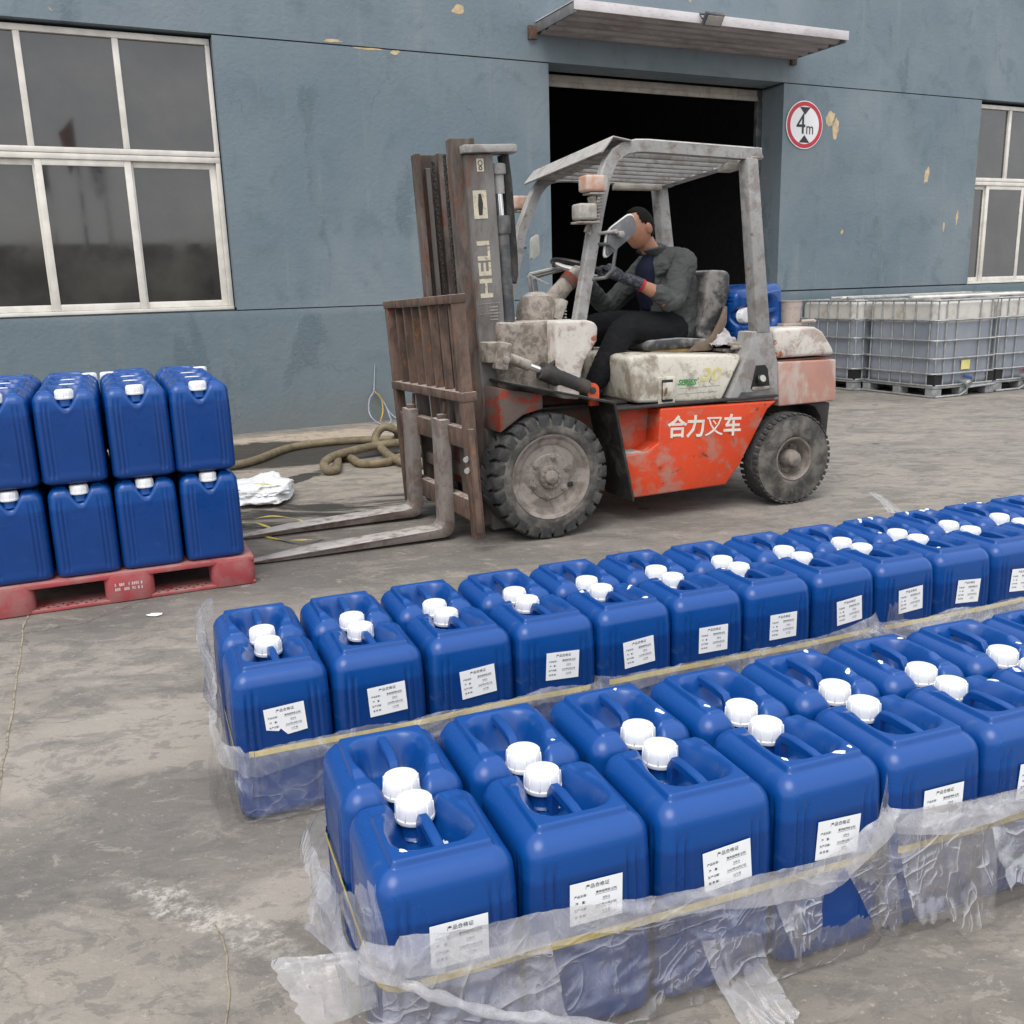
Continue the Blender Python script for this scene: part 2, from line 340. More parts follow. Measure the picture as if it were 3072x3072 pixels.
def film_mat(name, op=.34, tint=(.84, .84, .88), speck=.35):
    t = NT(name)
    tr = t.n('BsdfTransparent'); di = t.n('BsdfDiffuse'); tl = t.n('BsdfTranslucent'); gl = t.n('BsdfGlossy')
    for x in (di, tl): x.inputs[0].default_value = (*tint, 1)
    gl.inputs['Roughness'].default_value = .11
    cr = t.noise(11, 9, .68, 1.4); cr2 = t.noise(60, 6, .7, .6)
    def crest(sc_, pw, st, ds):
        x = t.math('ABSOLUTE', t.math('SUBTRACT', t.math('MULTIPLY', t.noise(sc_, 2, .5, ds, t.map(sca=st)), 2), 1))
        return t.math('POWER', t.math('SUBTRACT', 1, x), pw)
    ridge = t.math('ADD', t.math('MULTIPLY', crest(3.2, 26, (1, 1, 2.0), .8), 1.0), t.math('MULTIPLY', crest(7.5, 24, (1.5, .8, 1), 1.0), .55))
    nrm = t.bump(t.math('ADD', ridge, t.math('ADD', t.math('MULTIPLY', cr, .9), t.math('MULTIPLY', cr2, .08))), .32, .007)
    for x in (di, gl): t.L(nrm, x.inputs['Normal'])
    a = t.n('MixShader'); a.inputs[0].default_value = .4; t.L(di.outputs[0], a.inputs[1]); t.L(tl.outputs[0], a.inputs[2])
    fr = t.n('Fresnel'); fr.inputs[0].default_value = 1.5; t.L(nrm, fr.inputs['Normal'])
    b = t.n('MixShader'); t.val(b.inputs[0], t.math('ADD', t.math('MULTIPLY', fr.outputs[0], 1.2), .10, True)); t.L(a.outputs[0], b.inputs[1]); t.L(gl.outputs[0], b.inputs[2])
    lw = t.n('LayerWeight'); lw.inputs[0].default_value = .3
    f = t.math('ADD', t.math('MULTIPLY', lw.outputs['Facing'], .34), op)
    f = t.math('ADD', f, t.math('ADD', t.math('MULTIPLY', t.rng(cr, .40, .75), speck), t.math('MULTIPLY', ridge, .16)), True)
    c = t.n('MixShader'); t.L(f, c.inputs[0]); t.L(tr.outputs[0], c.inputs[1]); t.L(b.outputs[0], c.inputs[2]); t.L(c.outputs[0], t.out.inputs[0])
    return t.m
M['film'] = film_mat('clear_plastic_film', .10, speck=.16)
M['film_milky'] = film_mat('milky_plastic_film', .22, speck=.17)
M['film_white'] = film_mat('white_plastic_bag', .78, (.86, .87, .88), .3)

M['bag'] = plain('white_bag_plastic', (.80, .81, .82), .3, var=.05, vs_=6, bump=.12, bs=22)
def ground_mat():
    t = NT('stained_concrete')
    P = t.co.outputs['Object']
    str_ = t.map(rot=(0, 0, R(-20)), sca=(.55, 1.5, 1))
    a = t.noise(.55, 8, .62, .6, str_); b = t.noise(1.9, 10, .68, .8, str_); c1 = t.noise(9, 9, .7, .4, str_); f = t.noise(70, 5, .7)
    col = t.mix(t.rng(a, .35, .66), (.200, .181, .157), (.292, .262, .226))
    col = t.mix(t.math('MULTIPLY', t.rng(b, .47, .62), .72), col, (.124, .116, .106))
    col = t.mix(t.math('MULTIPLY', t.rng(c1, .53, .68), .55), col, (.108, .102, .094))
    col = t.mix(t.math('MULTIPLY', t.rng(c1, .45, .30, 0, 1), .45), col, (.37, .34, .30))
    col = t.mix(t.math('MULTIPLY', t.rng(f, .3, .7, -1, 1, False), .10), col, (.42, .38, .33))
    def blob(cx, cy, ang, rx, ry, nz, nsc=2.2, edge=.25):
        v = t.map(loc=(0, 0, 0), rot=(0, 0, 0))
        s = t.n('VectorMath', operation='SUBTRACT'); t.L(P, s.inputs[0]); s.inputs[1].default_value = (cx, cy, 0)
        m = t.n('Mapping', vector_type='TEXTURE'); t.L(s.outputs[0], m.inputs[0]); m.inputs[2].default_value = (0, 0, ang); m.inputs[3].default_value = (rx, ry, 1)
        ln = t.n('VectorMath', operation='LENGTH'); t.L(m.outputs[0], ln.inputs[0])
        d = t.math('ADD', ln.outputs['Value'], t.rng(t.noise(nsc, 9, .68, .5, str_), .2, .8, -nz, nz, False))
        return t.rng(d, 1 - edge, 1 + edge, 1, 0)
    # worn pale patch and the chalky residue left in front
    col = t.mix(t.math('MULTIPLY', blob(-.95, 2.75, R(15), 1.0, .38, .7), .75), col, (.325, .295, .258))
    col = t.mix(t.math('MULTIPLY', blob(-1.0, 2.3, R(15), 1.0, .30, .6), .60), col, (.125, .118, .108))
    col = t.mix(t.math('MULTIPLY', blob(-.50, 1.98, R(30), .20, .10, .4), .85), col, (.315, .285, .248))
    ch = t.math('MULTIPLY', blob(-.70, 1.87, R(-31), .34, .045, .75, 7), t.rng(t.noise(38, 8, .75), .44, .56))
    col = t.mix(t.math('MULTIPLY', ch, .8), col, (.46, .43, .39))
    col = t.mix(t.math('MULTIPLY', blob(-.1, 5.0, R(22), 2.4, .75, .6), .55), col, (.115, .105, .096))       # long darker patch under and ahead of the forklift
    col = t.mix(t.math('MULTIPLY', blob(4.5, 7.9, R(24), 5, 2.0, .6), .45), col, (.30, .275, .245))
    col = t.mix(t.math('MULTIPLY', blob(1.2, 1.2, 0, 1.5, .5, .6), .6), col, (.150, .132, .112))
    col = t.mix(t.math('MULTIPLY', blob(-1.6, 9.3, R(24), 4.0, .55, .35), .85), col, (.44, .36, .27))        # sandy strip along the wall foot
    col = t.mix(t.math('MULTIPLY', blob(-1.5, 7.0, R(15), 1.1, .9, .5), .6), col, (.33, .285, .23))
    st2 = t.map(rot=(0, 0, R(-18)), sca=(.8, 1.25, 1))
    crisp = t.noise(2.6, 13, .72, .7, st2); crisp2 = t.noise(9.5, 11, .74, .5, st2)
    col = t.mix(t.math('MULTIPLY', t.rng(crisp, .515, .555), .46), col, (.134, .125, .114))
    col = t.mix(t.math('MULTIPLY', t.rng(crisp, .455, .415, 0, 1), .30), col, (.320, .284, .240))
    col = t.mix(t.math('MULTIPLY', t.rng(crisp2, .54, .575), .50), col, (.124, .116, .106))
    col = t.mix(t.math('MULTIPLY', t.rng(crisp2, .425, .395, 0, 1), .36), col, (.37, .33, .28))
    col = t.mix(t.math('MULTIPLY', t.rng(t.noise(44, 7, .75, .3, st2), .60, .64), .45), col, (.42, .38, .32))
    col = t.mix(t.math('MULTIPLY', t.rng(t.noise(1.1, 5, .6, 0, st2), .5, .66), .25), col, (.29, .25, .235))
    grit = t.noise(60, 9, .8, .2)
    col = t.mix(t.math('MULTIPLY', t.rng(grit, .58, .64), .40), col, (.075, .068, .06))
    col = t.mix(t.math('MULTIPLY', t.rng(grit, .40, .35, 0, 1), .35), col, (.42, .375, .315))
    wet = blob(-2.1, 8.35, R(8), 1.25, .72, .32, 1.3, .05); wet2 = blob(-1.72, 7.05, R(62), .42, .12, .5, 3, .06)
    wet3 = t.math('MULTIPLY', blob(-1.1, 6.05, R(15), 1.0, .35, .8, 3, .1), t.rng(b, .45, .55))
    wt = t.math('MAXIMUM', wet, t.math('MAXIMUM', wet2, wet3))
    col = t.mix(t.math('MULTIPLY', wt, .94), col, (.036, .032, .027))
    # scattered damp spots
    vo = t.n('TexVoronoi'); vo.inputs['Scale'].default_value = 1.6; t.L(P, vo.inputs['Vector'])
    spot = t.math('MULTIPLY', t.rng(vo.outputs['Distance'], .05, .075, 1, 0), t.rng(t.noise(.5, 1), .5, .55))
    col = t.mix(t.math('MULTIPLY', spot, .6), col, (.05, .045, .042))
    # hairline cracks
    crk = t.n('TexVoronoi', feature='DISTANCE_TO_EDGE'); crk.inputs['Scale'].default_value = .55
    cv = t.n('VectorMath', operation='ADD'); t.L(P, cv.inputs[0])
    sc_ = t.n('VectorMath', operation='SCALE'); t.L(t.noise(1.4, 7, .6, 0, None, True), sc_.inputs[0]); sc_.inputs[3].default_value = .9
    t.L(sc_.outputs[0], cv.inputs[1]); t.L(cv.outputs[0], crk.inputs['Vector'])
    cm = t.math('MULTIPLY', t.rng(crk.outputs['Distance'], .0, .006, 1, 0), t.rng(t.noise(.6, 2), .5, .6))
    col = t.mix(t.math('MULTIPLY', cm, .6), col, (.07, .06, .05))
    rg = t.math('SUBTRACT', t.rng(c1, .3, .7, .66, .88), t.math('MULTIPLY', wt, .10))
    t.pbr(col, rg, 0, .35, t.bump(t.mix(.30, t.mix(.5, c1, crisp2), f), .55, .014)); return t.m
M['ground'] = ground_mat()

# ------------------------------------------------------------------ ground
g = MB()
g.raw([(-150, -150, 0), (150, -150, 0), (150, 150, 0), (-150, 150, 0)], [(0, 1, 2, 3)])
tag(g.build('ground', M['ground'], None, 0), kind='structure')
def ribbon(name, pts, wd, mat, z=.004, jit=.012, seg=24):
    P = []
    for (a, b) in zip(pts[:-1], pts[1:]):
        for k in range(seg):
            q = Vector(a).lerp(Vector(b), k / seg); P.append(q)
    P.append(Vector(pts[-1])); L_, R_ = [], []
    for i, q in enumerate(P):
        t = (P[min(i + 1, len(P) - 1)] - P[max(0, i - 1)]).normalized(); nn = Vector((-t.y, t.x))
        o = nn * jit * noise.noise((q.x * 6, q.y * 6, 3)); ww = wd * (.55 + .7 * abs(noise.noise((q.x * 14, q.y * 14, 7))))
        L_.append((q.x + o.x + nn.x * ww, q.y + o.y + nn.y * ww, z)); R_.append((q.x + o.x - nn.x * ww, q.y + o.y - nn.y * ww, z))
    m = MB(); m.grid([L_, R_]); return m.build(name, mat, None, 0)
M['joint'] = grimy('sandy_joint_filler', (.33, .28, .21), (.15, .13, .105), 40, .45, .62, .9, rough=.95, bump=.05)
tag(ribbon('pavement_joint', [(-2.50, 4.70), (-2.17, 3.94), (-1.54, 2.53), (-1.2, 1.8), (-.9, 1.1)], .005, M['joint'], .0025), kind='structure')
tag(ribbon('pavement_joint', [(-.70, 1.86), (-.64, 1.75), (-.61, 1.65), (-.58, 1.52)], .0028, M['joint'], .0025, jit=.02), kind='structure')

# ------------------------------------------------------------------ factory building (s along the wall, o into it, z up)
PSI = .44997446; WD = 9.938
wdv = Vector((math.cos(PSI), math.sin(PSI), 0)); wnv = Vector((-math.sin(PSI), math.cos(PSI), 0))
bld = empty('factory_building', wnv * WD, PSI)
tag(bld, 'blue grey rendered factory building with white framed windows and dark open doorway', 'building')
W1 = (-2.36, 1.786); DR = (5.414, 8.80); W2 = (12.45, 16.6)
for s0, s1, z1_ in ((-24, DR[0], 1.245), (DR[1], 34, 1.238)): b = MB(); b.bb(s0, s1, 0, .4, -.3, z1_); b.build('lower_wall', M['wall'], bld, 0)
for s0, s1 in ((-24, W1[0]), (W1[1], DR[0]), (DR[1], W2[0]), (W2[1], 34)):
    b = MB(); b.bb(s0, s1, 0, .4, 1.256, 3.806); b.build('middle_wall', M['wall'], bld, 0)
b = MB(); b.bb(-24, 34, 0, .4, 3.819, 9); b.build('upper_wall', M['wall'], bld, 0)
for s0, s1 in ((-24, W1[0]), (W1[1], DR[0]), (DR[1], W2[0]), (W2[1], 34)):
    for z0, z1 in ((1.22, 1.28), (3.79, 3.84)): b = MB(); b.bb(s0, s1, .012, .39, z0, z1); b.build('groove_joint', M['black_hole'], bld, 0)
# inside
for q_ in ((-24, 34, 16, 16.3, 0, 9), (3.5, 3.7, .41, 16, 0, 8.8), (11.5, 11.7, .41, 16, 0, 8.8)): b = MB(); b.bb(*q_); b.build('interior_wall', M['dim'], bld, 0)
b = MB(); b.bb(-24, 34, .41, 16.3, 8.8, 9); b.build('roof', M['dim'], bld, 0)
b = MB(); b.bb(DR[0] - .2, DR[1] + .2, .41, .55, 3.70, 3.795, .008); b.bb(DR[0] - .2, DR[1] + .2, .40, .43, 3.66, 3.72, .006)
for s_ in (6.1, 6.9, 7.8, 8.4): b.box((s_, .398, 3.70), (.03, .02, .03), None, .005)
b.build('door_track', M['beam'], bld)
b = MB(); b.bb(DR[1] - .085, DR[1], .40, .46, 0, 3.8, .006); b.build('door_post', M['dkpanel'], bld)

def window(s0, s1, z0, z1, mull_u, mull_l):
    zt = 2.70; o0, o1 = .09, .16
    fr = MB()
    fr.bb(s0, s1, o0, o1, z1 - .055, z1, .006); fr.bb(s0, s1, o0 - .005, o1, zt + .02, zt + .07, .006); fr.bb(s0, s1, o0 - .002, o1, zt - .035, zt + .017, .005)
    fr.bb(s0, s1, o0 - .01, o1, z0, z0 + .035, .005)
    for s_ in (s0 + .022, s1 - .022): fr.bb(s_ - .022, s_ + .022, o0 + .001, o1, z0 + .036, z1 - .056, .005)
    for s_ in mull_u: fr.bb(s_ - .028, s_ + .028, o0 + .002, o1, zt + .071, z1 - .056, .006)
    win = fr.build('window', M['frame'], bld)
    e = [s0 + .045] + list(mull_u) + [s1 - .045]
    for a, c in zip(e[:-1], e[1:]):
        p = MB(); p.bb(a, c, .125, .133, zt + .06, z1 - .05); p.build('pane', M['glass'], win, 0)
    e = [s0 + .045] + list(mull_l) + [s1 - .045]
    for i, (a, c) in enumerate(zip(e[:-1], e[1:])):
        o = .10 if i % 2 else .135
        a2, c2 = (a - .03, c + .03) if i % 2 == 0 else (a - .012, c + .012)
        a2 = max(a2, s0 + .044); c2 = min(c2, s1 - .044)
        q = MB(); t_ = .062; zb, zu = z0 + .037, zt - .036
        q.bb(a2, a2 + t_, o, o + .03, zb, zu, .005); q.bb(c2 - t_, c2, o, o + .03, zb, zu, .005)
        q.bb(a2 + t_, c2 - t_, o + .001, o + .029, zb, zb + .06, .004); q.bb(a2 + t_, c2 - t_, o + .001, o + .029, zu - .055, zu, .004)
        q.build('sash', M['frame'], win)
        p = MB(); p.bb(a2 + t_ - .01, c2 - t_ + .01, o + .012, o + .018, zb + .05, zu - .045); p.build('pane', M['glass'], win, 0)
    b = MB(); b.bb(s0 - .05, s1 + .05, .161, .4, z0 - .05, z0 + .04); b.build('sill', M['frame'], win)
    b = MB(); b.bb(s0 + .02, s1 - .02, .9, .95, z0 - .2, z1 + .2); b.bb(s0 - .1, s1 + .1, .41, .95, z1 + .05, z1 + .1); b.build('interior_panel', M['dim'], win)
    return win
window(W1[0], W1[1] - .012, 1.262, 3.79, (-1.53, -.71, .115, .928), (-1.53, -.71, .13, .935))
window(W2[0] + .01, W2[1], 1.25, 3.775, (13.21, 14.0, 14.8, 15.6), (12.84, 13.66, 14.6, 15.5))

# canopy over the door
cs0, cs1, co = 5.26, 8.97, -.86
m = MB()
m.bb(cs0 - .01, cs1 + .02, co - .012, co, 4.125, 4.225, .003)
can = m.build('canopy', M['canopy'], bld)
nrib = 5; rows = []
K = 60
for k in range(K + 1):
    o = lerp(co + .001, -.003, k / K); ph = k / K * nrib * 2 * PI
    z = lerp(4.130, 4.100, k / K) + .016 * max(-1, min(1, 2.2 * math.sin(ph)))
    rows.append((o, z))
m = MB()
m.grid([[(s_, o, z) for (o, z) in rows] for s_ in (cs0 + .03, cs1 - .03)])
us = m.build('soffit_sheet', M['canopy_under'], can, 50)
m = MB(); m.bb(cs0, cs1, co, -.002, 4.212, 4.222); m.build('roof_sheet', M['canopy'], can)
for s_ in (cs0 + .012, cs1 - .012): m = MB(); m.bb(s_ - .012, s_ + .012, co + .001, -.002, 4.10, 4.20, .003); m.build('side_beam', M['steel_grey'], can)
m = MB(); m.box((cs0 - .05, -.02, 4.10), (.10, .04, .14), None, .004); m.build('wall_bracket', M['rust'], can); m = MB(); m.box((cs1 - .05, -.02, 4.06), (.08, .04, .08), None, .004); m.build('wall_bracket', M['rust'], can)
for k in range(4): m = MB(); m.lathe([(.012, 0), (.012, .012), (.006, .018)], 8, Matrix.Translation((cs0 + .03, -.1 - k * .22, 4.222))); m.build('screw_head', M['steel_grey'], can)
# bare plaster patches: thin chips of missing paint, each with its own ragged edge
for (s_, z_, rx, rz, sd) in ((9.60, 3.43, .075, .09, 1), (9.70, 3.30, .055, .11, 2), (11.44, 2.77, .05, .10, 3), (12.12, 2.2, .02, .09, 4), (11.86, 2.07, .022, .06, 5), (4.35, 4.25, .06, .05, 6), (2.95, 3.845, .10, .014, 7), (3.35, 3.80, .16, .010, 8), (3.62, 3.785, .05, .02, 9), (9.9, 2.0, .02, .03, 12)):
    pts = []
    for k in range(22):
        a = 2 * PI * k / 22; q = 1 + .55 * noise.noise((math.cos(a) * 1.6 + sd * 9, math.sin(a) * 1.6, sd))
        pts.append((s_ + rx * q * math.cos(a) + .25 * rx * math.sin(a), z_ + rz * q * math.sin(a)))
    m = MB(); m.prism(pts, -.0015, .004); m.build('paint_chip', M['peel'], bld, 0)

# flood lamp on the canopy
fl = empty('floodlight', wnv * (WD - .90) + wdv * 6.95 + Vector((0, 0, 4.16)), PSI); tag(fl, 'small black floodlight tilted down from the edge of the door canopy', 'lamp')
rx = Matrix.Rotation(R(38), 4, 'X')
m = MB(); m.box((0, -.03, 0), (.24, .05, .14), rx, .01); m.build('housing', M['dkpanel'], fl)
m = MB(); m.box((0, -.052, -.018), (.20, .012, .10), rx, .003); m.build('lens', M['lamp_glass'], fl)
m = MB(); m.tube([(-.135, -.02, .0), (-.135, .03, .06), (.135, .03, .06), (.135, -.02, .0)], .010, 6); m.build('bracket', M['dkpanel'], fl)
m = MB(); m.tube([(-.13, .03, .05), (-.2, .05, .07), (-.24, .12, .067)], .006, 6); m.build('cable', M['dkpanel'], fl)

# height limit sign
sg = empty('height_limit_sign', wnv * (WD - .012) + wdv * 9.15 + Vector((0, 0, 3.326)), PSI); tag(sg, 'round white height limit sign with red rim reading 4m beside the doorway', 'sign')
sg.scale = (1.03, 1, .985)
RX = Matrix.Rotation(R(90), 4, 'X')
m = MB(); m.lathe([(0.001, -.006), (.295, -.006), (.298, 0), (.295, .004), (.001, .004)], 64, RX, False); m.build('sign_plate', M['sign_white'], sg)
m = MB(); m.lathe([(.235, .0045), (.235, .0065), (.285, .0065), (.285, .0045)], 64, RX, False); m.build('red_rim', M['sign_red'], sg)
for sgn, nm in ((1, 'upper'), (-1, 'lower')):
    m = MB(); m.prism([(-.085, sgn * .218), (.085, sgn * .218), (0, sgn * .125)], -.0075, -.0045); m.build('arrow_mark', M['sign_black'], sg, 0)
m4 = text_mesh('4', .33, M['sign_black'], extr=.001); mm = text_mesh('m', .20, M['sign_black'], extr=.001)
obj('lettering', join_meshes('lettering', [(m4, Matrix.Translation((-.06, -.006, 0)) @ RX @ Matrix.Diagonal((.95, 1.1, 1, 1))), (mm, Matrix.Translation((.085, -.006, -.045)) @ RX @ Matrix.Diagonal((.85, 1.1, 1, 1)))], M['sign_black']), sg)

# the low buildings across the yard, seen only as a skyline mirrored in the panes
m = MB()
for k, (s0, s1, hh) in enumerate(((-40, -9, 3.4), (-9, -3.5, 5.0), (-3.5, 14, 4.0), (14, 26, 4.6), (26, 60, 3.6))):
    m.bb(s0, s1, -46, -40, 0, hh)
fb = m.build('far_buildings', plain('far_building_render', (.16, .15, .14), .9, var=.2, vs_=.6), None, 0)
fb.location = wnv * WD; fb.rotation_euler = (0, 0, PSI); tag(fb, kind='structure')

for k, (s_, hh, col) in enumerate(((.95, 7.6, (.03, .12, .06)), (2.1, 8.6, (.30, .03, .03)), (3.05, 7.6, (.05, .08, .22)))):
    fp = empty('flagpole', wnv * (WD - 34) + wdv * s_, PSI); tag(fp, f'tall steel flagpole with a limp {("green", "red", "blue")[k]} flag across the yard, mirrored in the window', 'flagpole', 'flagpoles across the yard')
    m = MB(); m.tube([(0, 0, 0), (0, 0, hh)], [.07, .045], 10); m.build('pole', M['steel_grey'], fp)
    m = MB(); m.grid([[(-.05 - .5 * a_ * (1 - .5 * b_), .10 * math.sin(9 * a_ + 3 * b_), hh - .1 - 1.6 * b_ - .5 * a_) for b_ in [j / 8 for j in range(9)]] for a_ in [i / 10 for i in range(11)]]); m.build('flag', plain('flag_cloth', col, .8), fp, 80)

# ------------------------------------------------------------------ 25 kg blue cans
CW, CL, CH = .267, .291, .432
def rr_outline(w_, l_, r_, n):
    segs = []; hx, hy = w_ / 2 - r_, l_ / 2 - r_
    corners = [(hx, hy, 0), (-hx, hy, 90), (-hx, -hy, 180), (hx, -hy, 270)]
    L_ = []
    arc = PI / 2 * r_
    tot = 2 * (w_ - 2 * r_) + 2 * (l_ - 2 * r_) + 4 * arc
    out = []
    for i in range(n):
        d = tot * i / n
        # start at (w/2, 0) going ccw
        parts = [('l', (w_ / 2, 0), (w_ / 2, hy)), ('a', 0), ('l', (hx, l_ / 2), (-hx, l_ / 2)), ('a', 1), ('l', (-w_ / 2, hy), (-w_ / 2, -hy)), ('a', 2), ('l', (-hx, -l_ / 2), (hx, -l_ / 2)), ('a', 3), ('l', (w_ / 2, -hy), (w_ / 2, 0))]
        for p in parts:
            if p[0] == 'l':
                ln = math.dist(p[1], p[2])
                if d <= ln:
                    t = d / ln; x = lerp(p[1][0], p[2][0], t); y = lerp(p[1][1], p[2][1], t)
                    nx, ny = (p[2][1] - p[1][1]) / ln, -(p[2][0] - p[1][0]) / ln
                    full = (l_ - 2 * r_) if abs(nx) > .5 else (w_ - 2 * r_)
                    if abs(nx) > .5: e = hy - abs(y)
                    else: e = hx - abs(x)
                    out.append((x, y, nx, ny, e)); break
                d -= ln
            else:
                if d <= arc:
                    cx, cy, a0 = corners[p[1]]; a = R(a0) + d / r_
                    out.append((cx + r_ * math.cos(a), cy + r_ * math.sin(a), math.cos(a), math.sin(a), -min(d, arc - d))); break
                d -= arc
    return out
def sd_rr(x, y, hx, hy, r_):
    qx, qy = abs(x) - hx + r_, abs(y) - hy + r_
    return math.hypot(max(qx, 0), max(qy, 0)) + min(max(qx, qy), 0) - r_
CAPY = CL / 2 - .047
def can_top(x, y):
    d = -sd_rr(x, y, CW / 2, CL / 2, .043)
    re = .042
    drop = 0 if d >= re else re - math.sqrt(max(0, re * re - (re - max(d, 0)) ** 2))
    fade = 1 - sstep(.045, .085, y)
    z = CH - .012 * (1 - sstep(.031, .037, d) * (.35 + .65 * fade))
    # basin, open towards the cap end
    wb = lerp(.094, .060, sstep(-.01, .145, y))
    yb = -CL / 2 + .052
    dx, dy = wb - abs(x), y - yb
    rc = .062
    if dx < rc and dy < rc: di = rc - math.hypot(rc - dx, rc - dy)
    else: di = min(dx, dy)
    D = lerp(.076, .058, sstep(.10, .145, y))
    z -= D * sstep(0, .056, di) if di > 0 else 0
    return z - drop
def can_body():
    n = 300; ol = rr_outline(CW, CL, .043, n); V = []; F = []
    ss = [0] + [i / 26 * .62 for i in range(1, 26)] + [.62 + i / 26 * .24 for i in range(0, 26)] + [.86 + .14 * (1 - (1 - i / 20) ** 1.8) for i in range(0, 21)]
    V.append((0, 0, can_top(0, 0)))
    for s_ in ss[1:]:
        for (x, y, nx, ny, e) in ol: V.append((x * s_, y * s_, can_top(x * s_, y * s_)))
    nr = len(ss) - 1
    for i in range(n): F.append((0, 1 + i, 1 + (i + 1) % n))
    NS = 34; ztop = [can_top(x, y) for (x, y, *_) in ol]
    for j in range(1, NS + 1):
        t = j / NS
        for i, (x, y, nx, ny, e) in enumerate(ol):
            z = lerp(ztop[i], 0.0, t ** .9) if j < NS else 0
            g = 0
            for e0 in (-.004, .015):
                g += .0066 * math.exp(-((e - e0) / .0052) ** 2)
            g *= sstep(.375, .345, z) * sstep(.02, .05, z)
            g += .0022 * sstep(.021, .030, e) * sstep(.35, .325, z) * sstep(.03, .06, z)
            rb = .026
            if z < rb: g += rb - math.sqrt(max(0, rb * rb - (rb - z) ** 2))
            V.append((x - nx * g, y - ny * g, z))
    base = 1
    for k in range(nr + NS - 1):
        a, c = base + k * n, base + (k + 1) * n
        for i in range(n): F.append((a + i, c + i, c + (i + 1) % n, a + (i + 1) % n))
    F.append(tuple(base + (nr + NS - 1) * n + i for i in range(n)))
    lean = lambda z: 1 - .020 * max(0, (z - .17) / .26) ** 2.2 - .050 * max(0, (z - .27) / .16) ** 2
    V = [(x * lean(z), y * lean(z), z) for (x, y, z) in V]     # the sides lean in towards the shoulder
    me = bpy.data.meshes.new('body'); me.from_pydata(V, [], F); me.update()
    bb = bmesh.new(); bb.from_mesh(me); bmesh.ops.recalc_face_normals(bb, faces=bb.faces); bb.to_mesh(me); bb.free()
    me.materials.append(M['blue']); me.polygons.foreach_set('use_smooth', [True] * len(me.polygons)); return me
body_me = can_body()
m = MB()
zh = CH - .012
pts = [(0, -CL / 2 + .046, zh - .004), (0, -CL / 2 + .09, zh), (0, .0, zh), (0, .032, zh - .004), (0, .043, zh - .02), (0, .047, zh - .05), (0, .049, zh - .075)]
sec = [(-.010, -.008), (-.007, -.011), (.007, -.011), (.010, -.008), (.010, .008), (.007, .011), (-.007, .011), (-.010, .008)]
m.tube(pts, 1, sect=[(c[1], c[0]) for c in sec])
handle_me = m.mesh('handle', M['blue'], 40)
m = MB(); T0 = Matrix.Translation((0, CAPY, CH - .078))
m.lathe([(.038, 0), (.033, .004), (.031, .012), (.031, .05), (.0, .05)], 32, T0, False); neck_me = m.mesh('neck', M['blue'])
m = MB(); zc = CH - .047
prof = [(.0390, 0), (.0400, .002), (.0400, .008), (.0380, .010), (.0374, .026), (.0364, .036), (.0345, .0405), (.031, .0422), (.018, .0428), (.0, .0430)]
m.lathe(prof, 40, Matrix.Translation((0, CAPY, zc)), False)
for k in range(10):
    a = 2 * PI * k / 10
    m.box((.0376 * math.cos(a), CAPY + .0376 * math.sin(a), zc + .022), (.0032, .0036, .029), Matrix.Rotation(a, 4, 'Z') @ Matrix.Rotation(-.06, 4, 'Y'), .001, 1)
cap_me = m.mesh('cap', M['cap'], 40)
# label with its printing
LW, LH = .107, .086
m = MB(); m.prism([(-LW / 2, -LH / 2), (LW / 2, -LH / 2), (LW / 2, LH / 2), (-LW / 2, LH / 2)], -.0006, 0); label_me = m.mesh('label', M['paper'], 0)
m = MB(); m.prism([(-LW / 2, -.016), (-.022, -.026), (-.016, -.020), (0, -.041), (.024, -.040), (LW / 2, -.0385), (LW / 2, LH / 2), (-LW / 2, LH / 2)], -.0006, 0); torn_me = m.mesh('label', M['paper'], 0)
def label_text(torn=False):
    items = []
    def put(s, x, z, size): items.append((text_mesh(s, size, M['ink'], res=1, offset=.0001), Matrix.Translation((x, -.0009, z)) @ RX))
    put('产品合格证', .002, .031, .0098)
    rows = [('产品名称：', '液体结壳抑尘剂', .0145), ('净    量：', '25KG', .0005), ('生产日期：', '2025年03月27日', -.0135), ('保 质 期：', '12个月', -.0275)]
    for a, c, z in rows:
        if not (torn and z < -.02): put(a, -.030, z, .0062)
        put(c, .020, z + .001, .0062)
    me = join_meshes('lettering', items, M['ink'])
    u = MB()
    for a, c, z in rows:
        wd = {'25KG': .016, '12个月': .017}.get(c, .046); u.bb(.020 - wd / 2, .020 + wd / 2, -.0011, -.0008, z - .0034, z - .0030)
    um = u.mesh('u', M['ink'], 0); r = join_meshes('lettering', [(me, Matrix()), (um, Matrix())], M['ink']); return r
txt_me = label_text(); txt_torn = label_text(True)
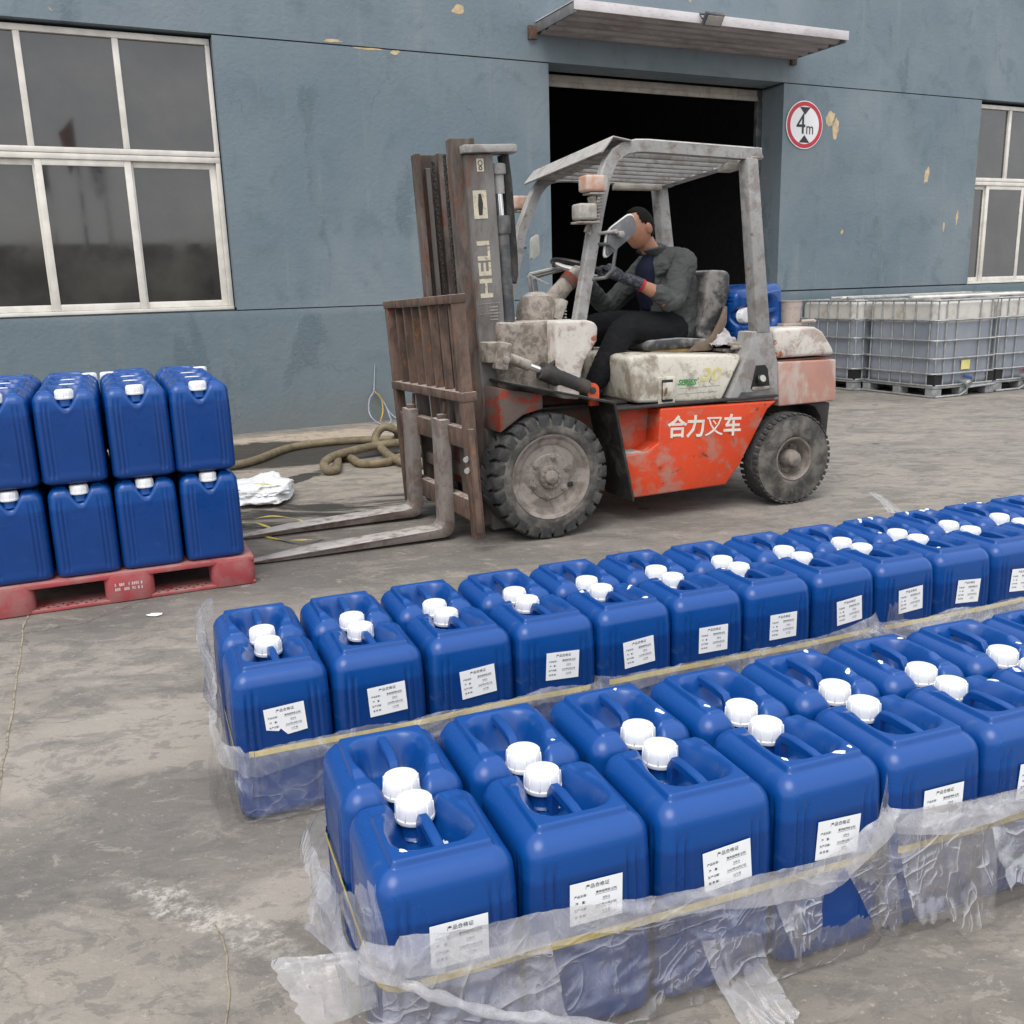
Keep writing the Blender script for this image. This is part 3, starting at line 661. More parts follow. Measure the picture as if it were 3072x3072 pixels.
def drops(sd):
    """spilt milky product: a few flat drops lying on the can's top, each its own piece"""
    rnd = random.Random(sd); out = []; k = 0; cnt = rnd.choice((1, 2, 3, 4))
    while k < cnt:
        x, y = rnd.uniform(-.09, .09), rnd.uniform(-.11, .10)
        if math.hypot(x, y - CAPY) < .048 or abs(x) < .018: continue
        if max(abs(can_top(x + .006, y) - can_top(x - .006, y)), abs(can_top(x, y + .006) - can_top(x, y - .006))) > .0045: continue
        k += 1; r = rnd.choice((.004, .006, .009, .012)); n = 20; m = MB(); a1 = rnd.uniform(0, 3)
        lean_ = lambda z: 1 - .020 * max(0, (z - .17) / .26) ** 2.2 - .050 * max(0, (z - .27) / .16) ** 2
        def on(xx, yy, hh): z = can_top(xx, yy); return (xx * lean_(z), yy * lean_(z), z + hh)
        V = [on(x, y, .0018)]
        for q, hh in ((.6, .0015), (1, -.0006)):
            for j in range(n):
                a = 2 * PI * j / n; rad = r * q * (1 + .6 * noise.noise((math.cos(a) * 1.6, math.sin(a) * 1.6, sd * 3.7 + k)))
                u_, v_ = rad * math.cos(a) * 1.5, rad * math.sin(a) * .8
                V.append(on(x + u_ * math.cos(a1) - v_ * math.sin(a1), y + u_ * math.sin(a1) + v_ * math.cos(a1), hh))
        F = [(0, 1 + j, 1 + (j + 1) % n) for j in range(n)] + [(1 + j, 1 + n + j, 1 + n + (j + 1) % n, 1 + (j + 1) % n) for j in range(n)]
        m.raw(V, F); out.append(m.mesh('spilt_drop', M['milky'], 60))
    return out
def collar_spill(sd):
    m = MB(); rnd = random.Random(sd); n = 18; V = []; a0 = rnd.uniform(3.9, 4.6)
    for j in range(n):
        a = a0 + .9 * j / (n - 1); w_ = .004 + .009 * math.sin(PI * j / (n - 1)) * (1 + .7 * noise.noise((j * .4, sd, 0)))
        for rad in (.036, .036 + w_):
            x, y = rad * math.cos(a), CAPY + rad * math.sin(a); V.append((x, y, can_top(x, y) + .0016))
    F = [(2 * j, 2 * j + 1, 2 * j + 3, 2 * j + 2) for j in range(n - 1)]
    m.raw(V, F); return m.mesh('spilt_drop', M['milky'], 60)
def make_can(label, loc, rz, group, lab=None, spill=None, rot=None, scale=1):
    o = empty('blue_can', loc, rz, rot); o.scale = (scale,) * 3
    tag(o, label, 'can', group)
    obj('body', body_me, o); obj('handle', handle_me, o); obj('neck', neck_me, o)
    obj('cap', cap_me, o, (0, CAPY, 0), (0, 0, random.uniform(0, .6))); C.objects[-1]
    return o
# cap mesh is turned about its own axis
cap_me.transform(Matrix.Translation((0, -CAPY, 0)))
ORD = ['first', 'second', 'third', 'fourth', 'fifth', 'sixth', 'seventh', 'eighth', 'ninth', 'tenth', 'eleventh', 'twelfth', 'thirteenth', 'fourteenth']
def put_label(o, torn=False, tilt=0, dx=.008, z=.281):
    l = obj('label', torn_me if torn else label_me, o, (dx, -CL / 2 + .0002, z), (0, tilt, 0))
    obj('lettering', txt_torn if torn else txt_me, l); return l
def block(deg, s_first, mid, pitch, n, nm, seedbase):
    d = Vector((math.cos(R(deg)), math.sin(R(deg)), 0)); q = Vector((-d.y, d.x, 0)); rnd = random.Random(seedbase)
    packs = []
    for i in range(n):
        jx = rnd.uniform(-.003, .003)
        s_ = s_first + pitch * i + jx
        torn = nm == 'middle' and i == 0
        lab = ('blue can with torn white label, first from left in the middle block\'s front row' if torn else
               f'blue can with white label, {ORD[i]} from left in the {nm} block\'s front row')
        o = make_can(lab, d * s_ + q * (mid - CL / 2 - .002 + rnd.uniform(-.004, .004)), R(deg + rnd.uniform(-.8, .8)), f'labelled cans in the {nm} block')
        put_label(o, torn, R(rnd.uniform(-5, 4)), .008 + rnd.uniform(-.006, .008), .281 + rnd.uniform(-.006, .006))
        if rnd.random() < (.55 if nm == 'nearest' else .3): [obj('spilt_drop', d_, o) for d_ in drops(seedbase * 50 + i)]
        if nm == 'nearest' and i < 3: obj('spilt_drop', collar_spill(i + 5), o)
        o2 = make_can(f'blue can, {ORD[i]} from left in the {nm} block\'s back row, no label showing',
                      d * (s_ - .004 + rnd.uniform(-.004, .004)) + q * (mid + CL / 2 + .002 + rnd.uniform(-.003, .004)), R(deg + 180 + rnd.uniform(-.8, .8)), f'cans in the {nm} block\'s back row')
        if rnd.random() < (.75 if nm == 'nearest' else .3): [obj('spilt_drop', d_, o2) for d_ in drops(seedbase * 50 + i + 25)]
    return d, q
NEAR = block(20.3, .380, 1.672, .2708, 9, 'nearest', 3)
MID = block(21.6, .275, 2.684, .2695, 14, 'middle', 4)

# ------------------------------------------------------------------ stack on the red pallet, left
PA = R(23.03); pd = Vector((math.cos(PA), math.sin(PA), 0)); pq = Vector((-pd.y, pd.x, 0))
corner = Vector((-1.278, 4.4537, 0))
pal = empty('plastic_pallet', corner, PA); tag(pal, 'dusty red plastic pallet under the stacked blue cans', 'pallet')
PH = .142
m = MB(); m.bb(-1.195, 0.003, .008, 1.215, PH - .024, PH, .005)
m.build('deck', M['red_plastic'], pal)
for i, x in enumerate((-.10, -.575, -1.09)):
    for y in (.09, .6, 1.13):
        r_ = .04; hw = .11 if i else .105
        ol = rr_outline(2 * hw, .17, r_, 40)
        m = MB(); m.prism([(p[0] + x, p[1] + y) for p in ol], .003, PH - .006, 'z', .006); m.build('block', M['red_plastic'], pal)
for y in (.09, .6, 1.13):
    m = MB(); m.bb(-1.195, .003, y - .078, y + .08, .002, .018, .004); rn = m.build('runner', M['red_plastic'], pal)
    if y < .2:
        m = MB()
        for k in range(30):
            for yy in (.03, .06):
                x = -1.17 + k * .040
                if min(abs(x + .10), abs(x + .575), abs(x + 1.09)) < .12: continue
                m.lathe([(.006, 0), (.006, .0012)], 10, Matrix.Translation((x + (.02 if yy > .05 else 0), yy, .0181)))
        tag(m.build('drain_hole', M['black_hole'], rn), kind='stuff')
m = MB()
for (x0, w_, z) in [(-.64, .012, .088), (-.62, .03, .088), (-.58, .008, .088), (-.565, .035, .088), (-.525, .012, .088), (-.64, .03, .066), (-.60, .026, .066), (-.565, .018, .066), (-.54, .008, .066), (-.525, .01, .066)]:
    for k in range(max(1, int(w_ / .008))): m.bb(x0 + k * .0082, x0 + k * .0082 + .0058, .0034, .006, z - .007, z + .007)
m.build('stamped_mark', M['white_stamp'], pal, 0)
lev = ['bottom', 'top']
for l in (0, 1):
    for c in range(4):
        for r_ in range(4):
            x = -.165 - (3 - c) * .2875; y = .035 + CL / 2 + r_ * .292
            jx, jr = random.uniform(-.004, .004), R(random.uniform(-1, 1))
            P = corner + pd * (x + jx) + pq * y + Vector((0, 0, PH + l * (CH + .004)))
            if r_ == 3:
                rz = PA - PI / 2 if c in (1, 3) else PA + PI / 2
                if l: lb = f'blue can turned sideways at the back of the {ORD[c]} column on the top layer'
            else: rz = PA + PI
            if r_ == 0: lb = f'front blue can, {ORD[c]} from left in the {lev[l]} layer of the pallet stack'; grp = 'front cans of the pallet stack'
            elif r_ < 3 and l: lb = f'top layer blue can, {ORD[r_]} from the front in the {ORD[c]} column on the pallet'; grp = 'top cans of the pallet stack'
            elif l: grp = 'top cans of the pallet stack'
            else: lb = 'blue can hidden inside the bottom layer of the pallet stack'; grp = 'hidden cans of the pallet stack'
            make_can(lb, P, rz + jr, grp).scale = (1.035, 1, 1)

def spline(pts, k=8):
    P = [Vector(p) for p in pts]; P = [P[0]] + P + [P[-1]]; out = []
    for i in range(1, len(P) - 2):
        for j in range(k):
            t = j / k; a, b_, c, d_ = P[i - 1], P[i], P[i + 1], P[i + 2]
            out.append(.5 * ((2 * b_) + (c - a) * t + (2 * a - 5 * b_ + 4 * c - d_) * t * t + (3 * b_ - a - 3 * c + d_) * t ** 3))
    out.append(P[-2]); return out
# ------------------------------------------------------------------ plastic film round the packs
def ridged(p, oct_=5, lac=2.1):
    a, s_, q = 1, 0, Vector(p)
    for k in range(oct_):
        s_ += a * (1 - 2 * abs(noise.noise(q))); q = q * lac + Vector((3.1, 7.7, 1.3)); a *= .52
    return s_ / 1.9
def crease(p):
    a = noise.voronoi(p)[0]; b_ = noise.voronoi(Vector(p) * 2.3 + Vector((5, 1, 2)))[0]
    return min(1, (a[1] - a[0]) * 1.8) - .5 + .45 * (min(1, (b_[1] - b_[0]) * 1.8) - .5)
def folds(p):
    """thin crest lines where a sheet is pulled tight, running several ways"""
    a = 0
    for k, (m_, g_) in enumerate((((1, 1, .5), 1), ((.6, 2.4, 1.6), .7), ((2.4, .8, 2.6), .6), ((3.2, 5, 3), .35))):
        q = Vector((p[0] * m_[0] + k * 3.3, p[1] * m_[1], p[2] * m_[2])); a += g_ * (1 - abs(noise.noise(q))) ** 9
    return a - .55
def film_pack(name, D, s0, s1, q0, q1, ztop, seed, label, slack=.016, mat='film', strap=.205, fold=True, gaps=None, puff=0):
    """a bag cut down to a ragged skirt: ring round the pack, rows from the ground up, folded over at its mouth"""
    d, q = D; cx, cq = (s0 + s1) / 2, (q0 + q1) / 2
    n = 620; ol = rr_outline(s1 - s0 + .016, q1 - q0 + .016, .058, n)
    rowsU = 36; rowsF = 10 if fold else 0
    grid = []
    for j in range(rowsU + rowsF + 1):
        ring = []
        for i in range(n + 1):
            x, y, nx, ny, e = ol[i % n]
            # height of the mouth here
            zt = ztop(x / (s1 - s0) + .5, y / (q1 - q0) + .5, nx, ny) + .014 * noise.noise((x * 7, y * 7, seed)) + .004 * noise.noise((x * 40, y * 40, seed + 5))
            if j <= rowsU:
                t = j / rowsU; z = lerp(.003, zt, t)
                o = .005 + slack * .35 * (1 - t) ** 2 + .006 * sstep(.8, 1, t) + slack * .30 * math.sin(PI * t)
            else:
                t = (j - rowsU) / rowsF; fl_ = .055 + .05 * noise.noise((x * 4, y * 4, seed + 9))
                z = zt - fl_ * t; o = .011 + .008 * math.sin(t * 2.2) + .014 * t
            side = nx < -.3
            w1 = Vector((x * 2.4 + y * 2.4, y * .8 - x * .8, z * 3.4 + seed)); w1 += Vector((noise.noise(w1), noise.noise(w1 + Vector((9, 0, 0))), noise.noise(w1 + Vector((0, 9, 0))))) * .55
            cr = folds(w1)
            lo = noise.noise((x * 4, y * 4, z * 5 + seed + 2))
            o += slack * (.36 * cr + .55 * lo) * (1 if j <= rowsU else .6)
            if side: o += puff * (.5 + .5 * noise.noise((x * 6, y * 6, z * 7 + seed))) * sstep(0, .12, z)
            o = max(.003, o)
            p = d * (cx + x + nx * o) + q * (cq + y + ny * o); ring.append((p.x, p.y, max(.0015, z + .004 * cr)))
        grid.append(ring)
    m = MB(); m.grid(grid)
    if gaps:
        for f in [f for f in m.bm.faces if gaps(f.calc_center_median())]: m.bm.faces.remove(f)
    o = m.build(name, M[mat], None, 80); tag(o, label, 'plastic film', 'films wrapped round the can packs')
    return o
def strap_ring(D, s0, s1, q0, q1, z, label, seed=0):
    d, q = D; cx, cq = (s0 + s1) / 2, (q0 + q1) / 2; n = 160; ol = rr_outline(s1 - s0 + .008, q1 - q0 + .008, .05, n); G = []
    for h_ in (-.0085, -.004, .004, .0085):
        ring = []
        for i in range(n + 1):
            x, y, nx, ny, e = ol[i % n]; p = d * (cx + x + nx * .001) + q * (cq + y + ny * .001); ring.append((p.x, p.y, z + h_ + .008 * noise.noise((x * 2.2, y * 2.2, seed))))
        G.append(ring)
    m = MB(); m.grid(G); o = m.build('packing_strap', M['yellow'], None, 60); tag(o, label, 'strap', 'yellow straps round the can packs'); return o
def fan_mesh(m, p0, axis, length, r0, r1, seed, flat=.5, pleats=9, n=150, rows=54, up_=None):
    """a gathered, flaring bunch of film"""
    axis = Vector(axis).normalized(); a = Vector(up_ or (0, 0, 1)); a = (a - axis * a.dot(axis)).normalized(); b_ = axis.cross(a); G = []
    for j in range(rows + 1):
        t = j / rows; ring = []
        for i in range(n + 1):
            th = 2 * PI * i / n; cs, sn = math.cos(th), math.sin(th)
            rad = lerp(r0, r1, t ** .8) * (1 + .26 * math.sin(pleats * th + 2.5 * noise.noise((t * 2, seed, 0))) * (.35 + .65 * t) * (.4 + abs(noise.noise((cs * 2, sn * 2, seed + 4)))) + .35 * t * folds(Vector((cs * 1.3, sn * 1.3, t * 1.6 + seed))) + .35 * t * noise.noise((cs * 1.2, sn * 1.2, t * 2 + seed)))
            ln = length * t * (1 + .28 * noise.noise((cs * 1.5, sn * 1.5, seed)) + .10 * noise.noise((cs * 6, sn * 6, seed + 1)))
            p = Vector(p0) + axis * ln + a * (rad * cs) + b_ * (rad * sn * flat) + Vector((0, 0, -.05 * t * t * length))
            p += Vector((noise.noise((t * 6, cs * 3, seed)), noise.noise((t * 6, sn * 3, seed + 3)), noise.noise((t * 6, cs * 3, seed + 6)))) * .012 * t
            p.z = max(.004, p.z); ring.append(p)
        G.append(ring)
    m.grid(G)
def sheet(par, name, mat, p00, p10, p01, p11, seed, amp=.018, n=46, curl=.0):
    """a loose flap of film: first edge p00-p10 is held, p01-p11 hangs free and ragged"""
    p00, p10, p01, p11 = map(Vector, (p00, p10, p01, p11)); G = []
    nn = (p10 - p00).cross(p01 - p00).normalized(); L1 = (p01 - p00).length
    for j in range(n + 1):
        t = j / n; row = []
        for i in range(n + 1):
            w_ = i / n; tt = t * (1 + (.22 * noise.noise((w_ * 2.3, seed, 0)) + .10 * noise.noise((w_ * 9, seed, 4))) * t)
            ww = w_ + (.10 * noise.noise((t * 3, seed, 8)) + .03 * noise.noise((t * 11, w_ * 3, seed))) * t
            p = p00.lerp(p10, ww).lerp(p01.lerp(p11, ww), tt)
            q = Vector((p.x * 9, p.y * 9, p.z * 9 + seed)); k = .25 + .75 * t
            h_ = amp * k * (1.7 * noise.noise(q * .5) + .6 * noise.noise(q * 1.2)) + amp * .22 * folds(Vector((w_ * 1.1, t * .6 + seed, w_ * .6))) + amp * .10 * crease(q * .5)
            p = p + nn * (h_ + curl * math.sin(t * PI) * L1); p.z = max(.004, p.z); row.append(p)
        G.append(row)
    m = MB(); m.grid(G); return m.build(name, M[mat], par, 80)
def fan(par, name, mat, *a, **k):
    m = MB(); fan_mesh(m, *a, **k); return m.build(name, M[mat], par, 80)
def wad(name, c, size, seed, mat, label, cat, group=None, n=90, flatz=True):
    """a crumpled wad lying on something"""
    V = []; m = MB(); G = []
    for j in range(n // 2 + 1):
        ph = PI * j / (n // 2); ring = []
        for i in range(n + 1):
            th = 2 * PI * i / n; v = Vector((math.sin(ph) * math.cos(th), math.sin(ph) * math.sin(th), math.cos(ph)))
            k = 1 + .45 * noise.noise(v * 1.3 + Vector((seed, 0, 0))) + .13 * folds(v * 1.2 + Vector((seed, 2, 0))) + .25 * noise.noise(v * 1.2 + Vector((0, seed, 0)))
            p = Vector((v.x * size[0], v.y * size[1], v.z * size[2])) * k
            if flatz: p.z = max(p.z, -size[2] * .5)
            ring.append(Vector(c) + p)
        G.append(ring)
    m.grid(G); o = m.build(name, M[mat], None, 70); return tag(o, label, cat, group)

def zt_near(a, b_, nx, ny):
    if ny < -.5: return lerp(.325, .255, sstep(0, .75, a)) + .06 * sstep(.85, 1, a)
    if nx < -.5: return .22 + .08 * (1 - b_)
    return .22
h = CW / 2
nq0, nq1 = 1.672 - CL, 1.672 + CL
n_s0, n_s1 = .380 - h, .380 + 3 * .2708 + h
def gap_near(c):
    d, q = NEAR; s_ = c.dot(d); r_ = c.dot(q)
    return r_ < nq0 + .05 and s_ > 1.10 and s_ < 1.30 and c.z < .185 - .05 * noise.noise((s_ * 12, c.z * 8, 1)) and c.z > .10 - .10 * (s_ - 1.1) + .02 * noise.noise((s_ * 15, 0, 4))
film1 = film_pack('plastic_film', NEAR, n_s0, n_s1, nq0, nq1, zt_near, 11, 'crumpled clear plastic film skirt round the nearest pack of cans', .026, 'film_milky', gaps=gap_near, puff=.045)
strap_ring(NEAR, n_s0, n_s1, nq0, nq1, .213, 'yellow strap showing through the film round the nearest pack of cans', 1)
d, q = NEAR
def at(D, s_, r_, z): return D[0] * s_ + D[1] * r_ + Vector((0, 0, z))
A_ = lambda s_, r_, z: at(NEAR, n_s0 + s_, nq0 + r_, z)
sheet(film1, 'film_flap', 'film_milky', A_(-.010, .03, .285), A_(-.010, -.01, .20), A_(-.17, .07, .285), A_(-.12, -.03, .215), 21, .020)
sheet(film1, 'film_flap', 'film_milky', A_(-.015, .015, .25), A_(.03, -.016, .25), A_(-.055, .035, .40), A_(.0, -.004, .43), 22, .010, curl=.08)
sheet(film1, 'film_flap', 'film_milky', A_(-.03, .06, .21), A_(-.02, .22, .20), A_(-.12, .06, .33), A_(-.07, .20, .35), 23, .026, curl=.12)
sheet(film1, 'film_flap', 'film_milky', A_(.0, -.018, .26), A_(.30, -.03, .27), A_(-.02, -.09, .02), A_(.34, -.085, .01), 26, .020, curl=.06)
sheet(film1, 'film_tail', 'film_milky', at(NEAR, .86, nq0 - .04, .16), at(NEAR, .99, nq0 - .04, .14), at(NEAR, .92, nq0 - .13, .004), at(NEAR, 1.03, nq0 - .12, .004), 27, .018, curl=.12)
sheet(film1, 'film_flap', 'film_milky', at(NEAR, 1.02, nq0 - .022, .235), at(NEAR, 1.17, nq0 - .022, .235), at(NEAR, 1.06, nq0 - .05, .07), at(NEAR, 1.13, nq0 - .045, .10), 28, .014)
sheet(film1, 'film_flap', 'film_milky', at(NEAR, n_s1 - .10, nq0 - .014, .20), at(NEAR, n_s1 - .005, nq0 - .01, .20), at(NEAR, n_s1 - .03, nq0 - .02, .33), at(NEAR, n_s1 + .0, nq0 + .02, .40), 30, .010, curl=.06)
sheet(film1, 'film_flap', 'film_milky', at(NEAR, n_s1 - .12, nq0 - .02, .22), at(NEAR, n_s1 + .0, nq0 - .015, .25), at(NEAR, n_s1 - .04, nq0 - .05, .05), at(NEAR, n_s1 + .03, nq0 - .03, .05), 31, .014)
m = MB(); P = spline([at(NEAR, n_s0 - .03, nq0 + .01, .265), at(NEAR, n_s0 + .06, nq0 - .045, .235), at(NEAR, .43, nq0 - .06, .16), at(NEAR, .60, nq0 - .065, .085), at(NEAR, .72, nq0 - .075, .02)], 10)
m.tube([p + Vector((noise.noise((i * .5, 1, 0)), noise.noise((i * .5, 2, 0)), noise.noise((i * .5, 3, 0)))) * .006 for i, p in enumerate(P)], [.010 + .005 * noise.noise((i * .35, 7, 0)) for i in range(len(P))], 10); m.build('film_fold', M['film_milky'], film1, 80)
n2_s0, n2_s1 = .380 + 4 * .2708 - h + .006, .380 + 8 * .2708 + h
def zt_near2(a, b_, nx, ny): return (.30 - .05 * a) if ny < -.5 else .24
film2 = film_pack('plastic_film', NEAR, n2_s0, n2_s1, nq0, nq1, zt_near2, 31, 'crumpled clear plastic film round the nearest block\'s right hand pack', .03, 'film_milky')
strap_ring(NEAR, n2_s0, n2_s1, nq0, nq1, .205, 'yellow strap round the nearest block\'s right hand pack', 2)
sheet(film2, 'film_flap', 'film_milky', at(NEAR, n2_s0 + .0, nq0 - .015, .30), at(NEAR, n2_s0 + .30, nq0 - .02, .29), at(NEAR, n2_s0 + .02, nq0 - .07, .09), at(NEAR, n2_s0 + .22, nq0 - .08, .02), 33, .013, curl=.05)
sheet(film2, 'film_flap', 'film_milky', at(NEAR, n2_s0 + .25, nq0 - .018, .285), at(NEAR, n2_s0 + .60, nq0 - .02, .26), at(NEAR, n2_s0 + .25, nq0 - .09, .10), at(NEAR, n2_s0 + .60, nq0 - .07, .06), 34, .013, curl=.05)

mq0, mq1 = 2.684 - CL, 2.684 + CL
def zt_mid(a, b_, nx, ny):
    if nx < -.5: return .24 + .22 * sstep(.1, .9, b_)
    return .222 if ny < -.5 else .2
for k, (i0, i1, nm, sd) in enumerate(((0, 3, 'left hand', 41), (4, 7, 'centre', 42), (8, 11, 'right hand', 43))):
    a0, a1 = .275 + i0 * .2695 - h + .004, .275 + i1 * .2695 + h - .004
    f_ = film_pack('plastic_film', MID, a0, a1, mq0, mq1, zt_mid if k == 0 else (lambda a, b_, nx, ny: .222 + .04 * sstep(.8, 1, a)), sd, f'crumpled clear plastic film round the {nm} pack of the middle block', .018, 'film', puff=.03 if k == 0 else 0)
    strap_ring(MID, a0, a1, mq0, mq1, .20, f'yellow strap round the {nm} pack of the middle block', 3 + k)
    B_ = lambda a, b_, c, d_, sd_, am: sheet(f_, 'film_flap', 'film', at(MID, *a), at(MID, *b_), at(MID, *c), at(MID, *d_), sd_, am, curl=.08)
    if k == 0:
        B_((a0 - .02, mq0 + .10, .16), (a0 - .02, mq1 - .02, .20), (a0 - .06, mq0 + .16, .32), (a0 - .05, mq1 - .05, .46), 51, .016)
        B_((a0 - .01, mq0 - .016, .19), (a0 - .02, mq0 + .30, .22), (a0 - .05, mq0 - .02, .01), (a0 - .07, mq0 + .3, .01), 52, .020)
    elif k == 1:
        B_((a1 - .16, mq0 - .012, .20), (a1 + .02, mq0 - .012, .21), (a1 - .10, mq0 - .09, .13), (a1 + .12, mq0 - .07, .17), 53, .018)
    else:
        B_((a0 + .0, mq0 - .012, .19), (a0 + .10, mq0 - .012, .19), (a0 + .01, mq0 - .03, .30), (a0 + .07, mq0 - .03, .29), 55, .014)
        B_((a0 + .15, mq0 - .014, .20), (a0 + .75, mq0 - .014, .22), (a0 + .2, mq0 - .07, .10), (a0 + .8, mq0 - .06, .12), 57, .018)
        B_((a0 + .60, mq1 + .005, .40), (a0 + .68, mq1 + .005, .40), (a0 + .52, mq1 + .05, .51), (a0 + .57, mq1 + .05, .50), 56, .016)

# ------------------------------------------------------------------ forklift (u backwards from the front axle, v away from the near tyre face)
FO = Vector((.2306231, 5.1305218, 0)); TH = .3997443
fk = empty('forklift', FO, TH); tag(fk, 'worn orange and cream forklift with rusty mast, caked with dirt', 'forklift')
Ty = lambda v: Matrix.Translation((0, v, 0))
def wheel(name, u, v0, wdt, rad, rimr, lugs, rear=False):
    Mx = Matrix.Translation((u, v0, rad)) @ Matrix.Rotation(R(90), 4, 'X') @ Matrix.Diagonal((1, 1, -1, 1))   # lathe axis -> +v
    w_ = empty(name, (u, v0, rad)); w_.parent = fk
    A = Matrix.Rotation(R(90), 4, 'X') @ Matrix.Diagonal((1, 1, -1, 1))
    rb = rad - (.024 if not rear else .007)
    sh = .028 if not rear else .04
    m = MB()
    m.lathe([(rimr, .012), (rimr + .012, .002), (rimr + .025, .0), (rimr + .04, .003), (rad - .065, .004), (rad - .055, .008), (rb - .01, .012), (rb, sh), (rb, wdt - sh), (rb - .03, wdt - .006), (rimr + .02, wdt), (rimr, wdt - .01)], 72, A, False)
    m.build('tyre', M['tyre'], w_, 50)
    m = MB()
    if not rear:
        for k in range(lugs):
            for side in (0, 1):
                a = 2 * PI * (k + .5 * side) / lugs; da = 2 * PI / lugs * .40
                y0, y1, y2 = (.004, .055, wdt * .53) if side == 0 else (wdt - .004, wdt - .055, wdt * .47)
                V = []
                for (y, sk, r_) in ((y0, 0, rad - .012), (y0 + (.012 if side == 0 else -.012), 0, rad), (y1, .01, rad + .001), (y2, .09, rad + .001)):
                    for dd in (-da, da):
                        for rr_ in (rb - .02 if r_ > rad - .01 else rad - .068, r_):
                            aa = a + dd + sk * (1); V.append((rr_ * math.cos(aa), rr_ * math.sin(aa), y))
                F = []
                for i in range(3):
                    o = i * 4; F += [(o, o + 4, o + 5, o + 1), (o + 2, o + 3, o + 7, o + 6), (o + 1, o + 5, o + 7, o + 3), (o, o + 2, o + 6, o + 4)]
                F += [(0, 1, 3, 2), (12, 14, 15, 13)]
                m.raw(V, F, .004, 1, A)
    else:
        for k in range(44):
            a = 2 * PI * k / 44
            for y in (.03, wdt - .03): m.box((rb * math.cos(a), rb * math.sin(a), y), (.012, .026, .045), Matrix.Rotation(a, 4, 'Z'), .003, 1)
        for y in (wdt * .36, wdt * .5, wdt * .64): m.lathe([(rb - .002, y - .012), (rad, y - .010), (rad, y + .010), (rb - .002, y + .012)], 72, None, False)
        m.xf(A)
    m.build('tread', M['tread'], w_, 40)
    m = MB()
    if not rear:
        m.lathe([(rimr + .006, .014), (rimr, .006), (rimr - .012, .010), (rimr - .022, .022), (rimr - .05, .026), (rimr - .058, .034), (.13, .036), (.125, .030), (.0, .030)], 64, A, False)
    else:
        m.lathe([(rimr + .006, .014), (rimr, .004), (rimr - .01, .010), (rimr - .022, .05), (rimr - .035, .085), (.05, .09), (.0, .09)], 56, A, False)
    rim = m.build('rim', M['rim'], w_, 40)
    if not rear:
        for k in range(6):
            a = 2 * PI * k / 6 + .35; T_ = A @ Matrix.Translation((.113 * math.cos(a), .113 * math.sin(a), .032)) @ Matrix.Diagonal((1, 1, -1, 1))
            m = MB(); m.lathe([(.024, 0), (.022, .006), (.016, .007), (.016, .020), (.008, .021), (.007, .028), (0, .028)], 6 if k % 2 else 8, T_, False); m.build('wheel_nut', M['rim'], rim, 30)
        m = MB(); Z_ = A @ Matrix.Translation((0, 0, .031)) @ Matrix.Diagonal((1, 1, -1, 1))
        m.lathe([(.068, 0), (.066, .014), (.040, .016), (.036, .030), (.030, .034), (.0, .034)], 36, Z_, False)
        for k in range(11):
            a = 2 * PI * k / 11; m.lathe([(.009, .014), (.009, .021), (0, .021)], 8, Z_ @ Matrix.Translation((.053 * math.cos(a), .053 * math.sin(a), 0)), False)
        m.build('hub', M['rim'], w_, 40)
        m = MB(); m.box((.125, -.0, -.055), (.034, .012, .026), None, .005); m.xf(Matrix.Translation((0, .030, 0))); m.build('valve_hole', M['black_hole'], rim)
    else:
        m = MB(); Z_ = A @ Matrix.Translation((0, 0, .09)) @ Matrix.Diagonal((1, 1, -1, 1))
        m.lathe([(.058, 0), (.056, .06), (.050, .068), (.045, .092), (.034, .10), (0, .10)], 32, Z_, False); m.build('hub', M['rim'], w_, 40)
        for k in range(6):
            a = 2 * PI * k / 6 + .2; m = MB(); m.lathe([(.012, 0), (.012, .018), (.006, .02), (.006, .03), (0, .03)], 6, Z_ @ Matrix.Translation((.080 * math.cos(a), .080 * math.sin(a), 0)), False); m.build('wheel_nut', M['rim'], rim, 30)
    return w_
wheel('front_wheel', 0, 0, .23, .355, .238, 26); 
wheel('rear_wheel', 1.70, .02, .19, .29, .135, 44, True)
fw2 = wheel('front_wheel', 0, .99, .23, .355, .238, 26); rw2 = wheel('rear_wheel', 1.70, 1.01, .19, .29, .135, 44, True)

# chassis
m = MB(); m.prism([(-.26, .88), (.36, .74), (.47, .70), (.52, .17), (.30, .14), (-.28, .22)], .30, .92, bevel=.01); m.build('front_frame', M['mudred'], fk)
m = MB(); m.prism([(-.28, .865), (-.02, .815), (-.02, .735), (-.14, .708), (-.28, .62)], .06, .30, bevel=.008); m.build('frame_cheek', M['mudred'], fk)
m = MB(); m.prism([(.46, .675), (1.58, .655), (1.50, .60), (1.30, .30), (1.20, .185), (.54, .17)], .22, 1.0, bevel=.008); ch = m.build('chassis', M['orange'], fk)
m = MB(); m.bb(1.3, 2.02, .30, .92, .30, .62, .01); m.tube([(1.70, .06, .29), (1.70, 1.16, .29)], .05, 12); m.build('rear_axle', M['dark'], fk)
for (a0, a1) in ((.075, .225), (1.0, 1.15)):
    m = MB(); m.prism([(.748, .676), (1.592, .660), (1.52, .612), (1.322, .284), (1.222, .168), (.565, .158), (.505, .42), (.66, .43), (.735, .47)], a0, a1, bevel=.012, seg=3); sk = m.build('side_skirt', M['orange'], fk)
    if a0 < .5:
        for k_, c_ in enumerate('合力叉车'): obj('lettering', text_mesh(c_, .138, M['letter_white'], extr=.001, offset=0 if c_ == '叉' else .003), sk, (.862 + k_ * .132, a0 - .0012, .548 - k_ * .007), (R(90), R(3), 0))
m = MB(); m.bb(.47, .745, .085, .222, .41, .428, .004); m.build('step', M['mud'], fk)
